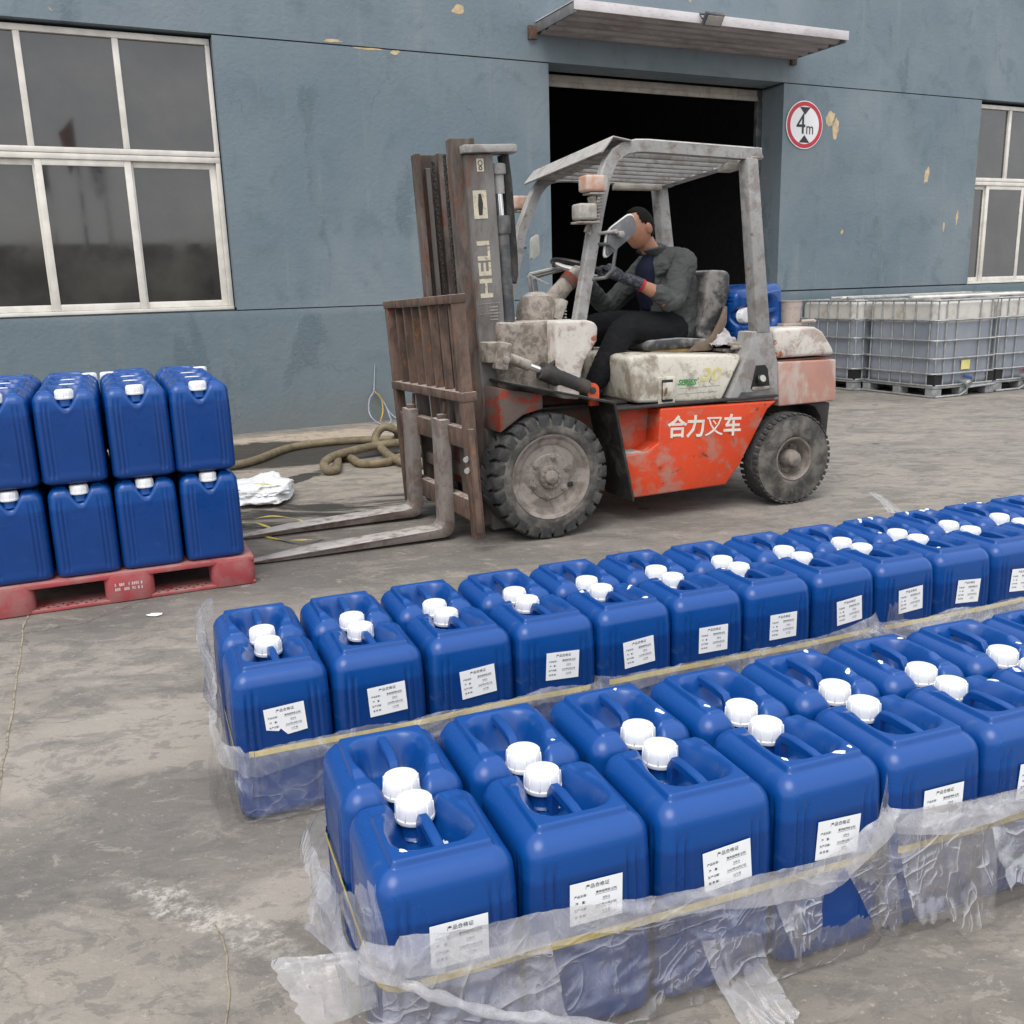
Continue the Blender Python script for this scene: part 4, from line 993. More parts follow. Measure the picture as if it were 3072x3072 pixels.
m = MB(); m.bb(.43, 1.6, .075, 1.15, .684, .70, .005); m.build('floor_edge', M['dark'], fk)
m = MB(); m.bb(-.12, .60, .2, 1.03, .705, .722, .004); m.build('floor_plate', M['dark'], fk)
# fenders
for (a0, a1) in ((-.025, .30), (.92, 1.245)):
    top = [(-.25, .903), (.375, .755), (.395, .74), (.515, .165)]
    poly = top + [(.498, .165), (.378, .735), (.362, .742), (-.25, .888)]
    m = MB(); m.prism(poly, a0, a1, bevel=.003, seg=1); m.build('front_fender', M['fender'], fk)
# hood with lettering and latch
m = MB(); m.prism([(.56, .975), (.60, .99), (.67, .992), (1.33, .958), (1.352, .945), (1.212, .692), (1.19, .682), (.62, .712), (.585, .72)], .115, 1.11, bevel=.022, seg=3); hood = m.build('hood', M['cream'], fk)
obj('lettering', text_mesh('SERIES', .046, M['letter_green'], extr=.001, shear=.25, offset=.0012), hood, (.952, .1135, .812), (R(90), R(2), 0))
obj('lettering', text_mesh('30', .105, M['letter_yellow'], extr=.001, shear=.2, offset=.004, width=.15), hood, (1.115, .1137, .845), (R(90), R(2), 0))
m = MB(); m.bb(.752, .868, .106, .118, .695, .855, .006); m.build('latch_frame', M['cream'], hood)
m = MB(); m.bb(.772, .848, .102, .107, .708, .838, .002); m.build('latch_recess', M['black_hole'], hood)
m = MB(); m.bb(.775, .845, .094, .103, .722, .822, .005); m.build('latch_paddle', M['cream'], hood)
m = MB(); m.bb(.90, 1.19, .1135, .1155, .778, .7815); m.build('trim_line', M['guard'], hood); m = MB(); m.bb(.89, 1.17, .1135, .1155, .745, .748); m.build('trim_line', M['guard'], hood)
# dark corner panels with the filler cap, merging into the rear pillars
for (a0, a1) in ((.095, .24), (.985, 1.13)):
    m = MB(); m.prism([(1.40, 1.09), (1.545, 1.09), (1.60, .90), (1.618, .662), (1.232, .672), (1.366, .945), (1.39, .99)], a0, a1, bevel=.01); pn = m.build('corner_panel', M['guard'], fk)
    if a0 < .5:
        m = MB(); m.prism([(1.29, .678), (1.585, .668), (1.575, .72), (1.33, .73)], a0 - .003, a0 + .004, bevel=.002, seg=1); m.build('lower_trim', M['dkpanel'], pn)
        m = MB(); m.prism([(1.435, .885), (1.505, .885), (1.525, .86), (1.545, .745), (1.40, .745)], a0 - .004, a0 + .004, bevel=.002, seg=1); m.build('filler_recess', M['black_hole'], pn)
        m = MB(); m.lathe([(.030, 0), (.030, .03), (.026, .034)], 20, Matrix.Translation((1.462, a0 - .003, .795)) @ Matrix.Rotation(R(90), 4, 'X') @ Matrix.Rotation(R(-20), 4, 'X')); m.build('filler_cap', M['wheelblack'], pn)
        m = MB(); m.lathe([(.021, .034), (.021, .040), (.0, .041)], 20, Matrix.Translation((1.462, a0 - .003, .795)) @ Matrix.Rotation(R(90), 4, 'X') @ Matrix.Rotation(R(-20), 4, 'X'), False); m.build('cap_disc', M['lampgrey'], pn)
        m = MB(); m.bb(1.41, 1.54, a0 - .012, a0 + .002, .735, .755, .004); m.build('filler_ledge', M['mud'], pn)
m = MB(); m.bb(1.32, 1.60, .24, .985, .66, .985, .01); m.build('engine_cover', M['dkpanel'], fk)
# counterweight
def cw(poly, v0, v1, name, mat, bev):
    m = MB(); m.prism(poly, v0, v1, bevel=bev, seg=4); return m.build(name, mat, fk, 50)
cw([(1.568, 1.085), (1.60, 1.10), (1.89, 1.098), (1.955, 1.065), (2.035, .965), (2.058, .918), (1.592, .918)], .105, 1.12, 'counterweight_top', M['cw_white'], .022)
cw([(1.615, .905), (2.045, .905), (2.045, .90), (1.615, .89)], .125, 1.10, 'counterweight_groove', M['mudred'], .002)
cw([(1.602, .896), (2.06, .888), (2.075, .64), (2.062, .622), (1.625, .620)], .095, 1.13, 'counterweight', M['cw_pink'], .02)
m = MB(); m.prism([(1.86, .62), (2.05, .612), (2.035, .39), (1.99, .36), (1.98, .52), (1.93, .59)], .12, 1.1, bevel=.01); m.build('rear_skirt', M['dark'], fk)
m = MB(); Z_ = Matrix.Translation((1.90, .36, 1.115)); m.lathe([(.06, 0), (.064, .03), (.068, .135), (.073, .138), (.073, .142), (.066, .141), (.064, .06), (.0, .06)], 28, Z_, False)
m.bb(1.80, 2.0, .30, .42, 1.098, 1.116, .004); m.tube([(1.94, .30, 1.125), (2.02, .28, 1.128), (2.03, .27, 1.12)], .012, 8); m.build('exhaust_pot', M['tin'], fk)

# cowl, thickly caked with mud
def muddy(o, amp, sc_, seed=0, sub=3):
    me = o.data; b2 = bmesh.new(); b2.from_mesh(me)
    bmesh.ops.triangulate(b2, faces=[f for f in b2.faces if len(f.verts) > 4])
    bmesh.ops.subdivide_edges(b2, edges=b2.edges, cuts=sub, use_grid_fill=True)
    b2.normal_update()
    for v in b2.verts: v.co += v.normal * amp * (.5 * noise.fractal(v.co * sc_ + Vector((seed, 0, 0)), .8, 2, 4) + .5 * ridged(v.co * sc_ * 2, 3))
    b2.to_mesh(me); b2.free(); me.polygons.foreach_set('use_smooth', [True] * len(me.polygons))
m = MB(); m.prism([(-.195, 1.20), (.10, 1.205), (.12, .80), (.0, .78), (-.20, .83)], .205, 1.05, bevel=.015); cwl = m.build('cowl', M['mud'], fk)
for k in range(2):
    pass
muddy(cwl, .010, 14, 2, 14)
m = MB(); m.prism([(.08, 1.205), (.27, 1.205), (.325, 1.19), (.346, 1.16), (.338, 1.085), (.30, 1.03), (.262, .98), (.235, .90), (.225, .765), (.12, .775), (.09, .80)], .088, 1.14, bevel=.018, seg=3); m.build('cowl_side', M['cw_white'], fk)
m = MB(); m.lathe([(.118, 0), (.12, .05), (.112, .10), (.085, .15), (.04, .172), (0, .175)], 28, Matrix.Translation((.12, .42, 1.19)), False); dm = m.build('dash_dome', M['mud'], fk)
m = MB(); m.box((.225, .36, 1.26), (.05, .11, .12), (R(24), 'Y'), .008)
for k in range(6): m.box((.255, .36, 1.215 + k * .018), (.012, .10, .008), (R(24), 'Y'), .002)
m.build('dash_grille', M['lampgrey'], fk)
m = MB(); m.tube([(.20, .60, 1.18), (.30, .60, 1.30), (.42, .60, 1.42), (.485, .60, 1.475)], [.062, .058, .05, .04], 16); m.build('steering_column', M['mud'], fk)
m = MB(); m.tube([(.405, .60, 1.405), (.445, .60, 1.44)], .056, 16); m.build('column_boot', M['mudred'], fk)
RT = Matrix.Translation((.50, .60, 1.49)) @ Matrix.Rotation(R(18), 4, 'Y')
m = MB(); m.tube([RT @ Vector((.175 * math.cos(2 * PI * k / 40), .175 * math.sin(2 * PI * k / 40), 0)) for k in range(40)], .0145, 10, None, True); sw = m.build('steering_wheel', M['wheelblack'], fk)
m = MB()
for a in (.4, 2.4, 4.5): m.tube([RT @ Vector((.03 * math.cos(a), .03 * math.sin(a), -.015)), RT @ Vector((.10 * math.cos(a), .10 * math.sin(a), -.012)), RT @ Vector((.17 * math.cos(a), .17 * math.sin(a), 0))], [.022, .017, .012], 8)
m.lathe([(.045, -.03), (.05, 0), (.035, .012), (0, .014)], 20, RT, False); m.build('spoke', M['silver'], sw)
m = MB(); m.tube([(.30, .62, 1.40), (.22, .72, 1.46)], .006, 6); m.build('gear_lever', M['silver'], fk)
m = MB(); m.tube([(.28, .76, 1.15), (.228, .76, 1.45), (.236, .76, 1.465), (.45, .74, 1.505)], .013, 8); m.build('grab_rail', M['guard'], fk); m = MB(); m.tube([(.33, .80, 1.15), (.285, .80, 1.44), (.293, .80, 1.453), (.48, .78, 1.495)], .012, 8); m.build('grab_rail', M['guard'], fk)
# tilt cylinder
a_, b2_ = Vector((-.215, .135, 1.03)), Vector((.335, .115, .80))
ax = (b2_ - a_).normalized()
m = MB(); m.tube([a_ + ax * .02, a_ + ax * .16], .030, 14); m.box(a_ + Vector((-.01, 0, .0)), (.075, .07, .15), (R(12), 'Y'), .012); m.box(a_ + Vector((-.045, .07, .02)), (.09, .13, .11), None, .01); m.lathe([(.02, 0), (.02, .012), (.012, .016)], 8, Matrix.Translation(a_ + Vector((.0, -.034, -.02))) @ Matrix.Rotation(R(90), 4, 'X')); cl = m.build('tilt_cylinder_bracket', M['mud'], fk)
m = MB(); m.tube([a_ + ax * .13, a_ + ax * .30], .021, 16); tc = m.build('tilt_cylinder', M['chrome'], fk)
m = MB(); m.tube([a_ + ax * .235, a_ + ax * .245, a_ + ax * .36, a_ + ax * .54], [.050, .053, .053, .046], 18); m.tube([a_ + ax * .30 + Vector((0, 0, .05)), a_ + ax * .34 + Vector((0, .0, .09)), a_ + ax * .36 + Vector((.01, 0, .22))], .013, 8); m.build('barrel', M['dark'], tc)
e0 = a_ + ax * .57
m = MB(); m.lathe([(.016, -.018), (.042, -.018), (.042, .018), (.016, .018), (.016, -.018)], 20, Matrix.Translation(e0) @ Matrix.Rotation(R(90), 4, 'X'), False); m.box(e0 + Vector((.015, 0, -.05)), (.06, .034, .08), None, .006); m.build('eye_end', plain('bright_orange_paint', (.52, .075, .02), .5, var=.3), tc)
m = MB(); m.tube([e0 + Vector((0, -.024, 0)), e0 + Vector((0, .024, 0))], .02, 10); m.build('eye_pin', M['dark'], tc)

# overhead guard
sect = [(-.033, -.036), (.033, -.036), (.033, .036), (-.033, .036)]
def post(pts, name, par, hw=.035, hv=.034, mat='guard'):
    s_ = [(-hv, -hw), (-hv + .008, -hw - .0), (hv - .008, -hw), (hv, -hw + .008), (hv, hw - .008), (hv - .008, hw), (-hv + .008, hw), (-hv, hw - .008)]
    m = MB(); m.tube(pts, 1, sect=s_); return m.build(name, M[mat], par, 35)
og = empty('overhead_guard', (0, 0, 0)); og.parent = fk
def arc_path(v): return [(.195, v, .80), (.245, v, 1.2), (.36, v, 1.77), (.405, v, 1.955), (.435, v, 2.03), (.475, v, 2.08), (.53, v, 2.113), (.60, v, 2.128), (.68, v, 2.13), (1.44, v, 2.105)]
for v in (.135, 1.07): post(arc_path(v), 'front_pillar', og, .034, .030)
for v in (.135, 1.10):
    m = MB(); m.prism([(1.325, 2.075), (1.405, 2.075), (1.535, 1.08), (1.435, 1.08)], v - .045, v + .045, bevel=.008); m.build('rear_pillar', M['guard'], og)
for (z_) in (2.0, 1.97):
    for v in (1.07, 1.12): m = MB(); m.lathe([(.012, 0), (.012, .012), (0, .013)], 6, Matrix.Translation((1.345 + (2.0 - z_) * .1, v, z_ - .02)) @ Matrix.Rotation(R(-90), 4, 'Y'), False); m.build('bolt', M['guard'], og)
m = MB(); m.prism([(1.40, 2.142), (1.425, 2.135), (1.455, 2.078), (1.36, 2.072), (1.36, 2.085), (1.40, 2.09)], .10, 1.135, bevel=.004, seg=1); m.build('rear_beam', M['guard'], og)
m = MB(); m.prism([(.365, 2.082), (.43, 2.155), (.44, 2.168), (.56, 2.150), (.56, 2.142), (.445, 2.158), (.438, 2.148), (.378, 2.076)], .085, 1.11, bevel=.003, seg=1); m.build('visor', M['guard'], og)
m = MB(); m.bb(.44, .56, .17, 1.07, 2.095, 2.112, .004); m.build('front_beam', M['guard'], og)
for k in range(7):
    v = .245 + k * .118; m = MB(); m.box((.93, v, 2.098), (.96, .022, .034), (R(1.4), 'Y'), .004); m.build('roof_bar', M['guard'], og)
m = MB(); m.bb(.98, 1.34, 1.02, 1.065, 2.045, 2.082, .005); m.build('roof_box', M['lampgrey'], og); m = MB(); m.bb(1.27, 1.36, .20, .30, 2.03, 2.07, .006); m.build('roof_box', M['lampgrey'], og)
for c_ in list(og.children):
    for v_ in c_.data.vertices:
        v_.co.z -= .055 * (v_.co.y - .135) * sstep(1.5, 2.0, v_.co.z)
        if c_.name.startswith('front_pillar') and v_.co.y > .6: v_.co.x -= .055 * (1 - sstep(1.6, 2.05, v_.co.z))
# lamps and mirrors
def lamp_set(v, par, du=0):
    t = empty('front_lamp', (.30 + du, v, 1.92)); t.parent = par
    m = MB(); m.box((0, -.01, .0), (.115, .10, .085), None, .014, 3); m.build('amber_lens', M['amber'], t)
    m = MB(); m.box((.06, -.01, 0), (.03, .098, .082), None, .008); m.bb(-.03, .06, -.05, .04, -.056, -.046, .003); m.tube([(.02, 0, -.05), (.03, .01, -.10), (.04, .03, -.12)], .008, 6); m.build('lamp_body', M['lampgrey'], t)
    return t
lamp_set(.08, fk)
lamp_set(1.19, fk, .06)
t = empty('headlamp', (.255, .07, 1.775)); t.parent = fk
m = MB(); m.box((0, 0, 0), (.11, .10, .085), None, .014, 3); m.build('lamp_body', M['lampgrey'], t)
m = MB(); m.bb(-.06, .07, -.05, .05, -.062, -.05, .003); m.box((.062, .01, .02), (.03, .05, .13), (R(-14), 'Y'), .006)
for k in range(8): m.box((.058 + k * .003, -.03, -.05 + k * .017), (.03, .012, .008), None, .002)
m.tube([(.02, 0, -.06), (.0, 0, -.10), (.03, .0, -.115), (.06, .02, -.08)], .007, 6); m.build('lamp_bracket', M['mud'], t)
def rrect_poly(pts, r_, k=5):
    out = []; n = len(pts)
    for i in range(n):
        p, a, b = Vector(pts[i]), Vector(pts[i - 1]), Vector(pts[(i + 1) % n])
        da, db = (a - p).normalized(), (b - p).normalized()
        for j in range(k + 1):
            t = j / k; out.append(tuple(p + da * r_ * (1 - t) ** 2 + db * r_ * t ** 2))
    return out
mir = empty('wing_mirror', (0, .08, 0)); mir.parent = fk
pm = [(.405, 1.545), (.435, 1.665), (.575, 1.783), (.618, 1.690), (.600, 1.660)]
pm = [(.385, 1.53), (.405, 1.68), (.555, 1.775), (.590, 1.675)]
m = MB(); m.prism(rrect_poly(pm, .045), -.012, .018, bevel=.008, seg=2); m.build('mirror_back', M['mirror_back'], mir)
cx_, cz_ = sum(p[0] for p in pm) / 4, sum(p[1] for p in pm) / 4
m = MB(); m.prism(rrect_poly([(cx_ + (p[0] - cx_) * 1.09, cz_ + (p[1] - cz_) * 1.09) for p in pm], .048), .004, .022, bevel=.003, seg=1); m.build('mirror_rim', M['mirror_rim'], mir)
m = MB(); m.tube([(.36, .03, 1.665), (.42, -.025, 1.672), (.465, -.02, 1.66)], .009, 8); m.lathe([(.018, 0), (.018, .03), (.01, .034)], 12, Matrix.Translation((.468, -.012, 1.658)) @ Matrix.Rotation(R(90), 4, 'X')); m.lathe([(.013, 0), (.013, .025), (.01, .03)], 10, Matrix.Translation((.435, -.012, 1.672)) @ Matrix.Rotation(R(90), 4, 'X')); m.build('mirror_arm', M['guard'], mir)
m = MB(); m.tube([(.355, .12, 1.61), (.40, .05, 1.605), (.425, .03, 1.575), (.405, .03, 1.47), (.37, .05, 1.43), (.315, .12, 1.42)], .010, 8); m.build('grab_handle', M['dkpanel'], fk)
mir2 = empty('wing_mirror', (0, 1.2, 0)); mir2.parent = fk
m = MB(); m.prism(rrect_poly([(-.06, 1.56), (-.05, 1.70), (.05, 1.735), (.06, 1.60)], .03), -.01, .01, bevel=.004); m.xf(Matrix.Translation((.475, 0, 0)) @ Matrix.Rotation(R(38), 4, 'Z')); m.build('mirror_glass_painted_sky', M['cream_mirror'], mir2)
m = MB(); m.tube([(.33, -.07, 1.63), (.36, 0, 1.66), (.42, .02, 1.645)], .011, 8)
for k in range(5): m.lathe([(.022, 0), (.022, .008)], 10, Matrix.Translation((.335 - k * .012, -.03, 1.70 + k * .013)))
m.build('mirror_arm', M['guard'], mir2)

# seat
st = empty('seat', (0, 0, 0)); st.parent = fk
m = MB(); m.prism([(.80, 1.005), (.84, 1.055), (1.05, 1.062), (1.26, 1.045), (1.30, 1.01), (1.27, .995), (.83, .99)], .34, .86, bevel=.02, seg=3); m.build('seat_cushion', M['vinyl'], st, 50)
m = MB(); m.prism([(.85, .975), (1.27, .968), (1.27, .996), (.85, .992)], .36, .84, bevel=.006); m.build('seat_foam', M['foam'], st)
m = MB(); m.prism([(1.19, 1.06), (1.235, 1.20), (1.255, 1.42), (1.285, 1.462), (1.40, 1.455), (1.428, 1.43), (1.425, 1.30), (1.37, 1.12), (1.30, 1.02)], .36, .84, bevel=.035, seg=4); m.build('seat_backrest', M['vinyl'], st, 50)
m = MB(); m.prism([(1.10, .972), (1.16, 1.02), (1.22, 1.03), (1.28, 1.07), (1.335, 1.16), (1.37, 1.24), (1.385, 1.24), (1.385, 1.14), (1.34, 1.05), (1.27, .975)], .325, .352, bevel=.008); m.build('seat_side_shell', M['vinylbrown'], st)
m = MB(); m.bb(1.30, 1.50, .24, .50, .968, .985, .004); m.tube([(1.33, .20, .995), (1.48, .19, .985), (1.50, .19, 1.0)], .014, 8); m.box((1.40, .21, 1.01), (.17, .03, .022), (R(4), 'Y'), .004); m.build('seat_bracket', M['mud'], fk)

# mast (tilted slightly forward)
ms = empty('mast', (0, 0, 0)); ms.parent = fk
TL = Matrix.Translation((-.297, 0, .05)) @ Matrix.Rotation(R(-2.6), 4, 'Y')     # a back, v, b up
def channel(v, inward, a0, a1, b0, b1, name, mat, wv=.05, th=.016):
    m = MB(); vo = v; vi = v + inward * wv
    m.bb(a0, a1, min(vo, vo + inward * th), max(vo, vo + inward * th), b0, b1, .003, 1)
    m.bb(a0, a0 + .03, min(vo + inward * (th + .0005), vi), max(vo + inward * (th + .0005), vi), b0, b1, .003, 1)
    m.bb(a1 - .03, a1, min(vo + inward * (th + .0005), vi), max(vo + inward * (th + .0005), vi), b0, b1, .003, 1)
    m.xf(TL); return m.build(name, M[mat], ms)
near_o = channel(.275, 1, .045, .205, -.03, 2.03, 'outer_channel', 'mast', .075)
far_o = channel(.915, -1, .015, .16, -.03, 2.03, 'outer_channel', 'mast', .075)
channel(.305, 1, -.020, .118, .0, 2.115, 'inner_channel', 'mastrust', .075)
channel(.885, -1, -.055, .110, .0, 2.105, 'inner_channel', 'mastrust', .09)
for c_, d_ in (((.085, .61, 1.22), (.03, .56, .12)), ((.10, .61, .30), (.04, .64, .14)), ((.12, .61, .9), (.03, .64, .10))):
    m = MB(); m.box(c_, d_, None, .004); m.xf(TL); m.build('cross_member', M['mastrust'], ms)
# top plate
m = MB()
ol = [(.03, .245), (.31, .245), (.345, .265), (.358, .31), (.358, .37), (.34, .40), (.03, .40)]
m.prism(ol, 2.035, 2.075, 'z', .006); m.xf(TL); m.build('top_plate', M['guard'], ms)
# lift cylinder with chrome rod
m = MB(); m.tube([(.247, .33, 0), (.247, .33, 1.62)], .042, 18); m.lathe([(.05, 1.62), (.055, 1.64), (.055, 1.70), (.05, 1.715), (.0, 1.715)], 20, Matrix.Translation((.247, .33, 0)), False); m.xf(TL); lc = m.build('lift_cylinder', M['dkpanel'], ms)
m = MB(); m.tube([(.247, .33, 1.71), (.247, .33, 1.98)], .023, 14); m.xf(TL); m.build('rod', M['chrome'], lc)
m = MB(); m.tube([(.247, .33, 1.83), (.247, .33, 1.96)], .034, 14); m.lathe([(.045, 1.93), (.048, 1.94), (.048, 1.98), (.04, 1.985)], 16, Matrix.Translation((.247, .33, 0))); m.xf(TL); m.build('rod_end', M['guard'], lc)
m = MB(); m.tube([(.300, .36, 2.03), (.310, .36, 1.9), (.314, .36, 1.5), (.306, .35, 1.40), (.29, .345, 1.36)], .032, 10); m.xf(TL); m.build('hydraulic_hose', M['fender'], ms)
# chain
for cv_, ca_ in ((.52, .02), (.80, .05)):
  m = MB()
  for k in range(62):
    b_ = .62 + k * .0235
    m.box((ca_, cv_, b_), (.012, .034, .020), None, .003, 1) if k % 2 else m.box((ca_, cv_, b_), (.016, .021, .026), None, .003, 1)
  m.xf(TL); tag(m.build('lift_chain', M['dark'], ms), kind='stuff')
# writing up the mast: HELI read from below, with two old stickers
hl = text_mesh('HELI', .125, M['letter_cream'], extr=.0008, offset=.003, width=.300); hl.transform(Matrix.Diagonal((1, .80, 1, 1)))
o = obj('lettering', hl, near_o); o.matrix_local = TL @ Matrix.Translation((.115, .2738, 1.437)) @ Matrix.Rotation(R(90), 4, 'X') @ Matrix.Rotation(R(90), 4, 'Z')
for (a, b_, da, db, nm) in ((.112, 1.775, .078, .145, 'sticker'), (.128, 1.975, .04, .065, 'sticker')):
    m = MB(); m.box((a, .2735, b_), (da, .002, db)); m.xf(TL); m.build(nm, M['letter_cream'], near_o, 0)
m = MB()
m.prism([(.10, 1.72), (.12, 1.72), (.128, 1.78), (.12, 1.83), (.105, 1.83), (.098, 1.77)], .2718, .2726); m.xf(TL); m.build('sticker_mark', M['dark'], near_o, 0)
m = MB(); m.lathe([(.010, 0), (.014, 0), (.014, .001), (.010, .001), (.010, 0)], 16, Matrix.Translation((.128, .2722, 1.985)) @ Matrix.Rotation(R(90), 4, 'X'), False); m.lathe([(.006, 0), (.011, 0), (.011, .001), (.006, .001), (.006, 0)], 16, Matrix.Translation((.128, .2722, 1.96)) @ Matrix.Rotation(R(90), 4, 'X'), False); m.xf(TL); m.build('sticker_mark', M['dark'], near_o, 0)
m = MB()
for k in range(5): m.box((.145, .2735, 1.235 - k * .017), (.05, .002, .008))
m.box((.122, .2738, 1.20), (.13, .0012, .003)); m.box((.122, .2738, 1.255), (.13, .0012, .003)); m.xf(TL); m.build('data_plate', M['guard'], near_o, 0)
# carriage, load backrest, forks
cg = empty('fork_carriage', (0, 0, 0)); cg.parent = fk
TC = Matrix.Translation((-.49, .58, 0)) @ Matrix.Rotation(R(-2.4), 4, 'Y') @ Matrix.Rotation(R(-1.6), 4, 'X')   # a back, v about the centre, z up
for v in (-.625, .625):
    m = MB(); m.bb(-.005, .055, v - .03, v + .03, .06, 1.345, .004); m.xf(TC); m.build('backrest_post', M['rust'], cg)
m = MB(); m.bb(-.010, .060, -.66, .66, 1.305, 1.35, .005); m.xf(TC); m.build('top_rail', M['rust'], cg)
m = MB(); m.bb(-.010, .075, -.66, .66, .80, .85, .005); m.xf(TC); m.build('lower_rail', M['rust'], cg)
for k in range(7):
    v = -.525 + k * .163
    m = MB(); m.bb(.006, .052, v - .010, v + .010, .852, 1.304, .002, 1); m.xf(TC); m.build('backrest_bar', M['rust'], cg)
for (z0, z1, nm) in ((.545, .655, 'upper_bar'), (.15, .265, 'lower_bar')):
    m = MB(); m.bb(.005, .06, -.59, .59, z0, z1, .006); m.xf(TC); m.build(nm, M['rust'], cg)
for q_ in ((.062, .13, -.395, -.325, .10, .80, .006), (.062, .13, .325, .395, .10, .80, .006), (.062, .10, -.32, .32, .35, .42, .006), (.08, .16, -.20, .18, .60, .80, .02), (.08, .16, -.31, -.26, .60, .82, .01)):
    m = MB(); m.bb(*q_); m.xf(TC); m.build('carriage_plate', M['mastrust'], cg)
for v in (-.02, .07): m = MB(); m.tube([(.06, v, .235), (.12, v, .235)], .035, 14); m.xf(TC); m.build('chain_anchor', M['dark'], cg)
m = MB(); m.bb(-.0, .03, -.69, -.66, .1, .66, .003); m.xf(TC); m.build('guard_strip', M['rust'], cg)
for z_ in (.50, .44): m = MB(); m.tube([(-.02, -.655, z_), (-.005, -.64, z_)], .016, 8); m.xf(TC); m.build('guard_bolt', M['guard'], cg)
def fork(v, w_):
    m = MB(); hw = w_ / 2
    prof = [(-.556, .69), (-.496, .69), (-.493, .10), (-.503, .055), (-.525, .030), (-.56, .022), (-1.55, .006), (-1.615, .010), (-1.615, .020), (-1.30, .046), (-.62, .072), (-.572, .080), (-.556, .105)]
    n = len(prof); V = []; F = []
    for s_ in (-1, 1):
        for (a, z) in prof:
            k = hw * (1 - .55 * sstep(-1.40, -1.615, a) if a < -1.4 else 1); V.append((a, v + s_ * k, z))
    F = [tuple(range(n)), tuple(range(2 * n - 1, n - 1, -1))] + [(i, (i + 1) % n, n + (i + 1) % n, n + i) for i in range(n)]
    m.raw(V, F, .005, 2); f_ = m.build('fork', M['fork'], cg)
    m = MB(); m.bb(-.545, -.49, v - .02, v + .02, .69, .715, .004); m.box((-.50, v - .0, .74), (.02, .012, .08), (R(8), 'X'), .003); m.build('fork_pin', M['rust'], f_)
fork(.335, .15); fork(.905, .15)

# ------------------------------------------------------------------ things riding on the forklift
FM = Matrix.Translation(FO) @ Matrix.Rotation(TH, 4, 'Z')
bc = make_can('blue can lying on its side behind the driver\'s seat, cap facing outwards', FM @ Vector((1.50, .78, 1.145)), 0, None)
bc.matrix_world = FM @ Matrix.Translation((1.62, .56, 1.19)) @ Matrix.Rotation(R(-6), 4, 'Y') @ Matrix.Rotation(R(14), 4, 'Z') @ Matrix.Rotation(R(90), 4, 'X') @ Matrix.Rotation(R(90), 4, 'Z') @ Matrix.Diagonal((1.25, 1.62, 1.0, 1)) @ Matrix.Translation((0, 0, -.2))
G = []
nx_, ny_ = 36, 30
for i in range(nx_ + 1):
    row = []
    for j in range(ny_ + 1):
        x, y = i / nx_ - .5, j / ny_ - .5
        r_ = math.hypot(x, y)
        z = .99 + .20 * max(0, .42 - r_) * 1.1 + .03 * ridged((x * 5, y * 5, 2), 4) + .006
        p = FM @ Vector((1.36 + x * .22 + .02 * noise.noise((x * 6, y * 6, 1)), .32 + y * .20 + .02 * noise.noise((x * 6, y * 6, 9)), max(.99, z))); row.append(p)
    G.append(row)
m = MB(); m.grid(G); tag(m.build('rag', M['cloth_grey'], None, 80), 'crumpled grey rag stuffed behind the driver\'s seat', 'rag')

# ------------------------------------------------------------------ the driver
def ev_mesh(o):
    bpy.context.view_layer.update(); dg = bpy.context.evaluated_depsgraph_get(); me = bpy.data.meshes.new_from_object(o.evaluated_get(dg)); bpy.data.objects.remove(o); return me
def skin(chains, sub=2):
    """tapered limbs with rounded ends along smooth chains of (point, radius or (front-back, across))"""
    m = MB()
    for ch_ in chains:
        P = [Vector(p) for p, _ in ch_]; Q = [(r_ if isinstance(r_, tuple) else (r_, r_)) for _, r_ in ch_]
        n = len(P); C_ = []
        PP = [2 * P[0] - P[1]] + P + [2 * P[-1] - P[-2]]; QQ = [Q[0]] + Q + [Q[-1]]
        def cat(a, b_, c, d_, t): return .5 * ((2 * b_) + (c - a) * t + (2 * a - 5 * b_ + 4 * c - d_) * t * t + (3 * b_ - a - 3 * c + d_) * t ** 3)
        for i in range(1, n):
            for k in range(7):
                t = k / 7; C_.append((cat(PP[i - 1], PP[i], PP[i + 1], PP[i + 2], t), lerp(QQ[i][0], QQ[i + 1][0], sstep(0, 1, t)), lerp(QQ[i][1], QQ[i + 1][1], sstep(0, 1, t))))
        C_.append((P[-1], *Q[-1]))
        t0 = (C_[0][0] - C_[1][0]).normalized(); t1 = (C_[-1][0] - C_[-2][0]).normalized()
        def capd(c, t, flip):
            r_ = [(c[0] + t * min(c[1], c[2]) * math.sin(a), c[1] * math.cos(a), c[2] * math.cos(a)) for a in (R(22), R(44), R(64), R(80))]
            return r_[::-1] if flip else r_
        C_ = capd(C_[0], t0, True) + C_ + capd(C_[-1], t1, False)
        prev = None; rings = []
        for i, (p, rx_, ry_) in enumerate(C_):
            t = (C_[min(i + 1, len(C_) - 1)][0] - C_[max(0, i - 1)][0]).normalized()
            if prev is None:
                a = Vector((0, 1, 0)) if abs(t.y) < .9 else Vector((1, 0, 0)); x = a - t * a.dot(t)
            else: x = prev - t * prev.dot(t)
            x.normalize(); prev = x; y = t.cross(x)
            rings.append([p + x * (ry_ * math.cos(2 * PI * k / 20)) + y * (rx_ * math.sin(2 * PI * k / 20)) for k in range(20)])
        N = len(rings); V = [q for r_ in rings for q in r_]; F = [tuple(range(20)), tuple(range((N - 1) * 20, N * 20))]
        for i in range(N - 1):
            for k in range(20): F.append((i * 20 + k, i * 20 + (k + 1) % 20, (i + 1) * 20 + (k + 1) % 20, (i + 1) * 20 + k))
        m.raw(V, F)
    return m.mesh('sk', None, 180)
